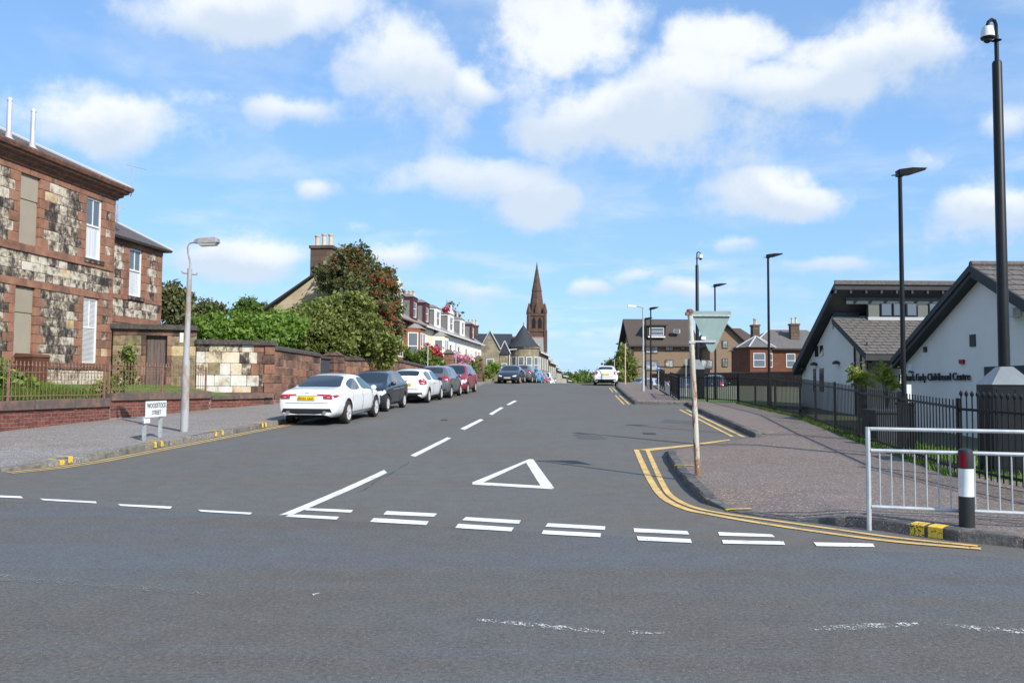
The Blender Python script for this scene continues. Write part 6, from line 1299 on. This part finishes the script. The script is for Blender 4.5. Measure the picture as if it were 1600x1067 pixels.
# left and right roof slabs with deep overhang on the gable
for s, ye in ((1, 26.5), (-1, 17.2)):
    b = MB(); zz = rf(ye); b.add([(-.3, ya, za + .2), (14.3, ya, za + .2), (14.3, ye, zz), (-.3, ye, zz), (-.3, ya, za - .08), (14.3, ya, za - .08), (14.3, ye, zz - .28), (-.3, ye, zz - .28)], [(0, 1, 2, 3), (4, 7, 6, 5), (0, 3, 7, 4), (1, 5, 6, 2), (3, 2, 6, 7), (0, 4, 5, 1)]); b.build('roof', m_fascia, cc)
    b = MB(); b.add([(-.34, ya, za + .24), (-.34, ye, zz + .04), (-.34, ye, zz - .14), (-.34, ya, za + .06), (-.28, ya, za + .24), (-.28, ye, zz + .04), (-.28, ye, zz - .14), (-.28, ya, za + .06)], [(0, 1, 2, 3), (7, 6, 5, 4), (0, 4, 5, 1), (1, 5, 6, 2), (2, 6, 7, 3), (3, 7, 4, 0)]); b.build('bargeboard', m_fascia, cc)
    E = [(-.3, ye, zz), (14.3, ye, zz), (14.3, ya, za + .2), (-.3, ya, za + .2)]
    tiles(cc, *(E if s < 0 else [E[1], E[0], E[3], E[2]]), 14, 40)
MB().tube([(-.3, ya, za + .26), (14.3, ya, za + .26)], .09, 8).build('ridge_tiles', m_tile, cc)
def on_gable(px, py):  # photo pixel on the gable wall plane x = X0
    r = ray(px, py); t = X0 / r[0]; return r[1] * t, EYE + r[2] * t
def gpatch(name, px0, py0, px1, py1, mat, d=.03, par=None):
    a, b_ = on_gable(px0, py0), on_gable(px1, py1); return MB().box(-d, -.001, min(a[0], b_[0]), max(a[0], b_[0]), min(a[1], b_[1]), max(a[1], b_[1])).build(name, mat, par or cc)
gpatch('vent', 1516, 523, 1525, 541, m_fascia); gpatch('vent', 1444, 542, 1449, 550, m_fascia); gpatch('alarm_box', 1501, 562, 1508, 568, pm('alarm_red', [(.25, .01, .03)], rough=.4), .06); gpatch('meter_box', 1422, 569, 1428, 580, m_plate, .08); gpatch('lamp', 1424, 579, 1428, 582, m_fascia, .1)
dw = gpatch('doorway', 1538, 573, 1640, 700, m_fascia, .012); gpatch('doorway_glass', 1543, 580, 1590, 690, m_pane_d, .02, dw); gpatch('reveal', 1533, 572, 1539, 700, m_wood, .006)
fl = on_gable(1592, 489); b = MB(); b.box(-.3, -.02, fl[0] - .12, fl[0] + .2, fl[1] - .1, fl[1] + .12); b.build('floodlight', m_plate, cc); b = MB(); b.box(-.5, -.3, fl[0] - .25, fl[0] - .02, fl[1] - .12, fl[1] + .1); b.build('floodlight', m_plate, cc)
tl_, tr_ = on_gable(1407, 590), on_gable(1518, 587.5)
me = text_mesh('Hillbank Early Childhood Centre', .3, m_fascia, .02, 'LEFT'); wd = max(v.co.x for v in me.vertices); o = put('lettering', me, cc, (-.045, tl_[0], (tl_[1] + tr_[1]) / 2 - .01)); o.rotation_euler = (R(90), 0, R(-90)); k = (tl_[0] - tr_[0]) / wd; o.scale = (k, max(k, .85), 1)

# rear block with the raised clerestory roof
rb = thing('nursery_hall', 'taller rear nursery hall with clerestory windows under a sweeping dark roof', 'building', (13.0, 0, 0))
b = MB(); b.prism([(31.4, -.2), (37.0, -.2), (37.0, 2.1), (33.4, 4.45), (32.7, 4.0), (31.4, 3.3)], 16, 'x', 0.0); b.build('wall', m_rend, rb)
b = MB(); zt, zl = 5.66, 2.42; b.add([(-.4, 32.1, zt), (16, 32.1, zt), (16, 37.1, zl), (-.4, 37.1, zl), (-.4, 32.1, zt - .3), (16, 32.1, zt - .3), (16, 37.1, zl - .34), (-.4, 37.1, zl - .34)], [(0, 1, 2, 3), (4, 7, 6, 5), (0, 3, 7, 4), (1, 5, 6, 2), (3, 2, 6, 7), (0, 4, 5, 1)]); b.build('upper_roof', m_fascia, rb)
b = MB(); b.box(-.42, 16, 32.04, 32.12, zt - .1, zt + .06); b.build('ridge_capping', m_tile, rb)
b = MB()
for k in range(22): b.box(-.4 + k * .6, -.32 + k * .6, 32.12, 32.5, 5.22, 5.36)
b.build('rafter_ends', m_fascia, rb)
b = MB(); b.box(.2, 16, 32.5, 32.62, 4.84, 5.3); b.box(1.05, 16, 32.5, 32.62, 4.2, 4.835); b.box(.0, 1.05, 33.3, 33.4, 3.9, 4.9); b.build('clerestory_wall', m_clad, rb)  # last box: dark panel standing in for the shaded recess under the roof
def on_cl(px, py): return at(px, py, 32.46)
for x0, x1 in ((1376, 1393), (1395, 1411), (1416, 1432), (1451, 1466)):
    a, c = on_cl(x0, 474), on_cl(x1, 494); e = MB(); e.box(a.x - 13.0, c.x - 13.0, 32.44, 32.5, c.z, a.z); w_ = e.build('clerestory_window', m_fascia, rb); MB().box(a.x - 12.97, c.x - 13.03, 32.42, 32.45, c.z + .03, a.z - .03).build('pane', m_pane, w_)
a, c = on_cl(1357, 477), on_cl(1374, 497); MB().box(a.x - 13, c.x - 13, 32.46, 32.5, c.z, a.z).build('panel', m_sage, rb); a, c = on_cl(1434, 477), on_cl(1450, 497); MB().box(a.x - 13, c.x - 13, 32.46, 32.5, c.z, a.z).build('panel', m_sage, rb)
MB().box(1.0, 16, 32.36, 32.45, 4.18, 4.32).build('flashing', m_lead, rb)
lr = [(-.35, 29.5, 2.72), (16, 29.5, 2.72), (16, 32.6, 4.26), (-.35, 32.6, 4.26)]
b = MB(); b.add(lr + [(x, y, z - .2) for x, y, z in lr], [(0, 1, 2, 3), (4, 7, 6, 5), (0, 3, 7, 4), (1, 5, 6, 2), (3, 2, 6, 7), (0, 4, 5, 1)]); b.build('lower_roof', m_fascia, rb)
tiles(rb, *lr, 13, 42)
b = MB(); b.box(1.1, 16, 30.0, 31.4, -.2, 3.0); b.box(.0, 1.1, 31.25, 31.4, -.2, 3.3); b.build('link_wall', m_rend, rb)
b = MB(); b.box(-.02, .0, 30.15, 31.3, -.2, 3.05); gz_ = b.build('glazed_screen', m_pane_d, rb)
for y in (30.15, 30.7, 31.25): MB().box(-.05, .0, y - .03, y + .03, -.2, 3.2).build('mullion', m_fascia, gz_)
def on_rb(px, py): r = ray(px, py); t = 13.0 / r[0]; return r[1] * t, EYE + r[2] * t
for q in [(1274, 541, 1279, 557), (1281.5, 540, 1286.5, 556), (1271.5, 576, 1275.5, 612), (1281, 575, 1287.5, 612), (1330, 567, 1333, 571)]:
    a, c = on_rb(q[0], q[1]), on_rb(q[2], q[3]); MB().box(-.03, .0, min(a[0], c[0]), max(a[0], c[0]), c[1], a[1]).build('window', m_pane_d, rb)
for q in [(1276, 571), (1311, 569), (1258, 578)]:
    a = on_rb(*q); b = MB(); b.M = Matrix.Translation((-.12, a[0], a[1])); b.lathe([(.16, 0), (.14, .08), (.06, .14)], 10); b.build('wall_lamp', m_fascia, rb)
a = at(1357, 567, 29.9); b = MB(); b.M = Matrix.Translation((a.x - 13.0, a.y, a.z)); b.lathe([(.13, 0), (.11, .08), (.05, .12)], 10); b.build('wall_lamp', m_fascia, rb)
MB().box(2.0, 2.08, 29.75, 29.83, -.2, 2.75).build('post', m_rust, rb); MB().box(1.45, 1.85, 29.96, 30.0, -.2, 2.0).build('door', m_doorw, rb); MB().box(-.4, 2.0, 29.2, 30, -.2, .55).build('ramp_wall', m_fascia, rb)
for lb, px, Y in (('young yellow-green tree nearer the glazed screen', 1346, 26.5), ('young yellow-green tree nearer the lettered gable', 1386, 24.0)):
    p = at(px, 600, Y); plant('young_tree', lb, 'tree', (p.x, Y, zlot(p.x, Y)), pix_lobes([(px, 590, Y, 12, 7, .3), (px - 13, 577, Y, 8, 4, .2), (px + 8, 600, Y, 11, 5, .25), (px - 5, 584, Y, 9, 5, .2)]), 420, .075, m_leafy, trunk=(.025, 3), group='young trees on the nursery lawn')
sl = at(1418, 600, 20); o = thing('info_board', 'narrow white board beside the tall street lamp', 'sign', (sl.x + .03, 20, zlot(sl.x, 20))); zb = o.location.z
MB().box(-.05, .06, 0, .02, at(0, 616, 20).z - zb, at(0, 592, 20).z - zb).build('plate', m_plate, o); MB().tube([(0, .03, -.1), (0, .03, at(0, 594, 20).z - zb)], .015, 6).build('post', m_galv, o)
pl_ = thing('litter_bins', '', ''); bpy.data.objects.remove(pl_)
b = thing('storage_box', 'dark storage box on the lawn behind the railing', 'box', (at(1395, 600, 19.6).x, 19.6, zlot(9.1, 19.6)), R(80)); MB().box(-.5, .9, -.3, .5, -.05, .72).build('body', m_gate, b); MB().box(-.53, .93, -.33, .53, .72, .78).build('lid', m_gate, b)

# ------------------------------------------------------------------ stone wall, bungalow and flats behind the car park
sw = thing('rubble_wall', 'long dark rubble stone wall at the back of the car park', 'wall', (14.2, 84, 0), math.atan2(-28, 12)); m_rub = bondmat('rubble_stone', (.17, .10, .08), (.11, .075, .062), (.15, .115, .095), .42, .2, .03)
L = 31
MB().box(0, L, 0, .5, -.6, 2.62).build('wall', m_rub, sw)
for k in range(24): piece('coping_stone', m_copr, sw, L * k / 24, L * (k + 1) / 24 - .01, -.06, .56, 2.62, 2.74)
m_redk = bondmat('dark_red_ashlar', (.18, .075, .045), (.15, .062, .04), (.13, .06, .042), .8, .35, .012, noise=(.13, .058, .038)); m_roofm = bondmat('mid_grey_slates', (.17, .16, .155), (.13, .125, .12), (.09, .088, .088), .3, .12, .012, .75, noise=(.14, .13, .125))
bg_ = thing('red_bungalow', 'red sandstone bungalow with hipped slate roof and two chimneys', 'house', (0, 90, 0))
b = MB(); b.box(26.6, 36, 1.2, 10, -.3, 5.75); P = [(25.2, 1.5), (26.0, .1), (28.0, .1), (28.9, 1.3), (28.9, 4), (25.2, 4)]; b.prism(P, 6.1, 'z', -.3); b.build('wall', m_redk, bg_)
b = MB(); b.add([(26.2, .9, 5.7), (36.4, .9, 5.7), (36.4, 10.4, 5.7), (26.2, 10.4, 5.7), (29.6, 5, 8.0), (34, 5, 8.0)], [(0, 1, 5, 4), (1, 2, 5), (2, 3, 4, 5), (3, 0, 4), (3, 2, 1, 0)])
b.hull([(24.9, 1.5, 5.78), (25.8, -.2, 5.78), (28.2, -.2, 5.78), (29.2, 1.2, 5.78), (29.2, 4, 5.78), (24.9, 4, 5.78)], [(27.0, 1.6, 7.0), (27.05, 1.5, 7.0), (27.1, 1.5, 7.0), (27.15, 1.6, 7.0), (27.15, 2.6, 7.0), (27.0, 2.6, 7.0)]); rr = b.build('roof', m_roofm, bg_)
b = MB()
for p, q in (((24.9, 1.5, 5.8), (27.0, 1.6, 7.05)), ((25.8, -.2, 5.8), (27.05, 1.5, 7.05)), ((28.2, -.2, 5.8), (27.1, 1.5, 7.05)), ((29.2, 1.2, 5.8), (27.15, 1.6, 7.05)), ((26.2, .9, 5.8), (29.6, 5, 8.05)), ((29.6, 5, 8.05), (34, 5, 8.05))): b.tube([p, q], .09, 6)
b.build('hip_flashing', m_lead, rr)
b = MB(); b.box(26.2, 36.4, .8, .95, 5.55, 5.72); b.build('gutter', m_fascia, bg_)
for u0, u1, y in ((26.35, 27.65, .05), (30.3, 31.3, 1.15)): sash_flat(bg_, u0, u1, 3.6, 5.15, y)
e = put('window_group', None, bg_, (28.0, .1, 0), math.atan2(1.2, .9)); sash_flat(e, .25, 1.2, 3.6, 5.15, -.05)
chimney(bg_, 27.9, 4.6, 6.5, 8.55, .75, 1.1, 2, m_chim, ax='y', s=.95); chimney(bg_, 31.9, 3.2, 6.6, 8.6, .95, .8, 2, m_chim, ax='x', s=.95)
# three-storey brown brick flats
m_tan = bondmat('tan_brick', (.27, .195, .13), (.235, .17, .115), (.25, .185, .13), .6, .2, .012, noise=(.245, .175, .12)); m_brn = bondmat('brown_roof_tiles', (.10, .078, .066), (.08, .064, .056), (.06, .05, .045), .35, .3, .02, .85, noise=(.085, .068, .058)); m_dkbr = pm('dark_brown_timber', [(.05, .032, .024)], rough=.7)
ff = thing('brick_flats', 'tan brick three-storey flats with a big brown tiled roof', 'flats', (0, 115, 0))
b = MB(); b.box(16.9, 25.6, 0, 11, -2, 7.4); b.prism([(0, 7.4), (11, 7.4), (5.5, 10.6)], 8.2, 'x', 17.1); b.build('wall', m_tan, ff)
b = MB(); b.add([(16.2, -.7, 6.9), (26.0, -.7, 6.9), (26.0, 5.5, 10.95), (16.2, 5.5, 10.95), (26.0, 11.7, 6.9), (16.2, 11.7, 6.9), (16.2, -.7, 7.15), (26, -.7, 7.15), (26, 5.5, 11.2), (16.2, 5.5, 11.2), (26, 11.7, 7.15), (16.2, 11.7, 7.15)], [(6, 7, 8, 9), (9, 8, 10, 11), (0, 3, 2, 1), (3, 5, 4, 2), (0, 1, 7, 6), (0, 6, 9, 3), (3, 9, 11, 5), (1, 2, 8, 7), (2, 4, 10, 8)]); b.build('roof', m_brn, ff)
b = MB(); b.box(15.9, 16.9, 2, 9, -2, 6.0); b.build('stair_wall', m_tan, ff); b = MB(); b.add([(15.6, 1.6, 5.9), (17, 1.6, 6.9), (17, 9.4, 6.9), (15.6, 9.4, 5.9), (15.6, 1.6, 5.75), (17, 1.6, 6.75), (17, 9.4, 6.75), (15.6, 9.4, 5.75)], [(0, 1, 2, 3), (7, 6, 5, 4), (0, 4, 5, 1), (3, 2, 6, 7), (0, 3, 7, 4)]); b.build('stair_roof', m_brn, ff)
MB().box(16.9, 25.6, -.03, .0, 4.05, 4.2).build('string_course', m_dkbr, ff); MB().box(16.3, 16.95, -.3, .3, -2, 6.9).build('corner_post', m_dkbr, ff)
m_net = pm('net_curtain_glass', [(.42, .44, .42), (.16, .18, .19)], scale=1.2, rough=.12, spec=.7, lo=.45, hi=.55)
def fwin(px0, px1, py0, py1, Y=115, par=ff, dep=0.0):
    a, c = at(px0, py0, Y), at(px1, py1, Y); b = MB(); b.box(a.x - .08, c.x + .08, dep - .08, dep - .005, c.z - .1, a.z + .08); f = b.build('window', m_dkbr, par); MB().box(a.x, (a.x + c.x) / 2 - .03, dep - .1, dep - .08, c.z, a.z).build('pane', m_net, f); MB().box((a.x + c.x) / 2 + .03, c.x, dep - .1, dep - .08, c.z, a.z).build('pane', m_net, f)
for r in [(1009, 1027, 537, 551), (1040, 1051, 537, 548), (1064, 1070, 537, 546), (1009, 1027, 564, 578), (1040, 1051, 563, 573)]: fwin(*r)
b = MB(); b.box(18.9, 21.5, .2, 3, 8.3, 9.85); d = b.build('dormer', m_dkbr, ff); sash_flat(d, 19.2, 21.2, 8.5, 9.6, .12); MB().box(18.7, 21.7, -.1, 3.5, 9.85, 10.05).build('dormer_roof', m_brn, d); MB().box(19.0, 21.4, .05, .2, 8.2, 8.4).build('dormer_sill', m_wood, d)
b = MB(); b.box(22.7, 23.6, .7, 1.6, 8.9, 9.4); b.build('rooflight', m_wood, ff); b.cur = 0; MB().box(22.8, 23.5, .62, .7, 9.0, 9.38).build('rooflight_glass', m_pane, ff)
f2 = thing('brick_flats', 'gabled wing of the tan brick flats standing in half shade', 'flats', (0, 110, 0))
b = MB(); b.box(26.4, 31.4, 0, 12, -2, 7.0); b.prism([(26.4, 7.0), (31.4, 7.0), (28.6, 9.6)], 8, 'y', 0.02); b.box(31.4, 34.6, 2.5, 12, -2, 6.9); b.build('wall', m_tan, f2)
b = MB(); b.add([(25.9, -.5, 6.7), (28.6, -.5, 9.8), (28.6, 12, 9.8), (25.9, 12, 6.7), (31.9, -.5, 6.7), (31.9, 12, 6.7), (25.9, -.5, 6.5), (28.6, -.5, 9.6), (31.9, -.5, 6.5)], [(0, 1, 2, 3), (1, 4, 5, 2), (0, 6, 7, 1), (1, 7, 8, 4)]); b.add([(31, 2.0, 6.7), (35.2, 2.0, 6.7), (35.2, 12, 6.7), (29, 12, 6.7), (29.5, 7, 9.7), (32.4, 7, 9.7)], [(0, 1, 5, 4), (1, 2, 5), (2, 3, 4, 5), (3, 0, 4), (3, 2, 1, 0)]); b.build('roof', m_brn, f2)
for r in [(1129, 1136, 533, 543), (1096, 1112, 563, 575), (1129, 1136, 561, 572)]: fwin(*r, Y=110, par=f2)
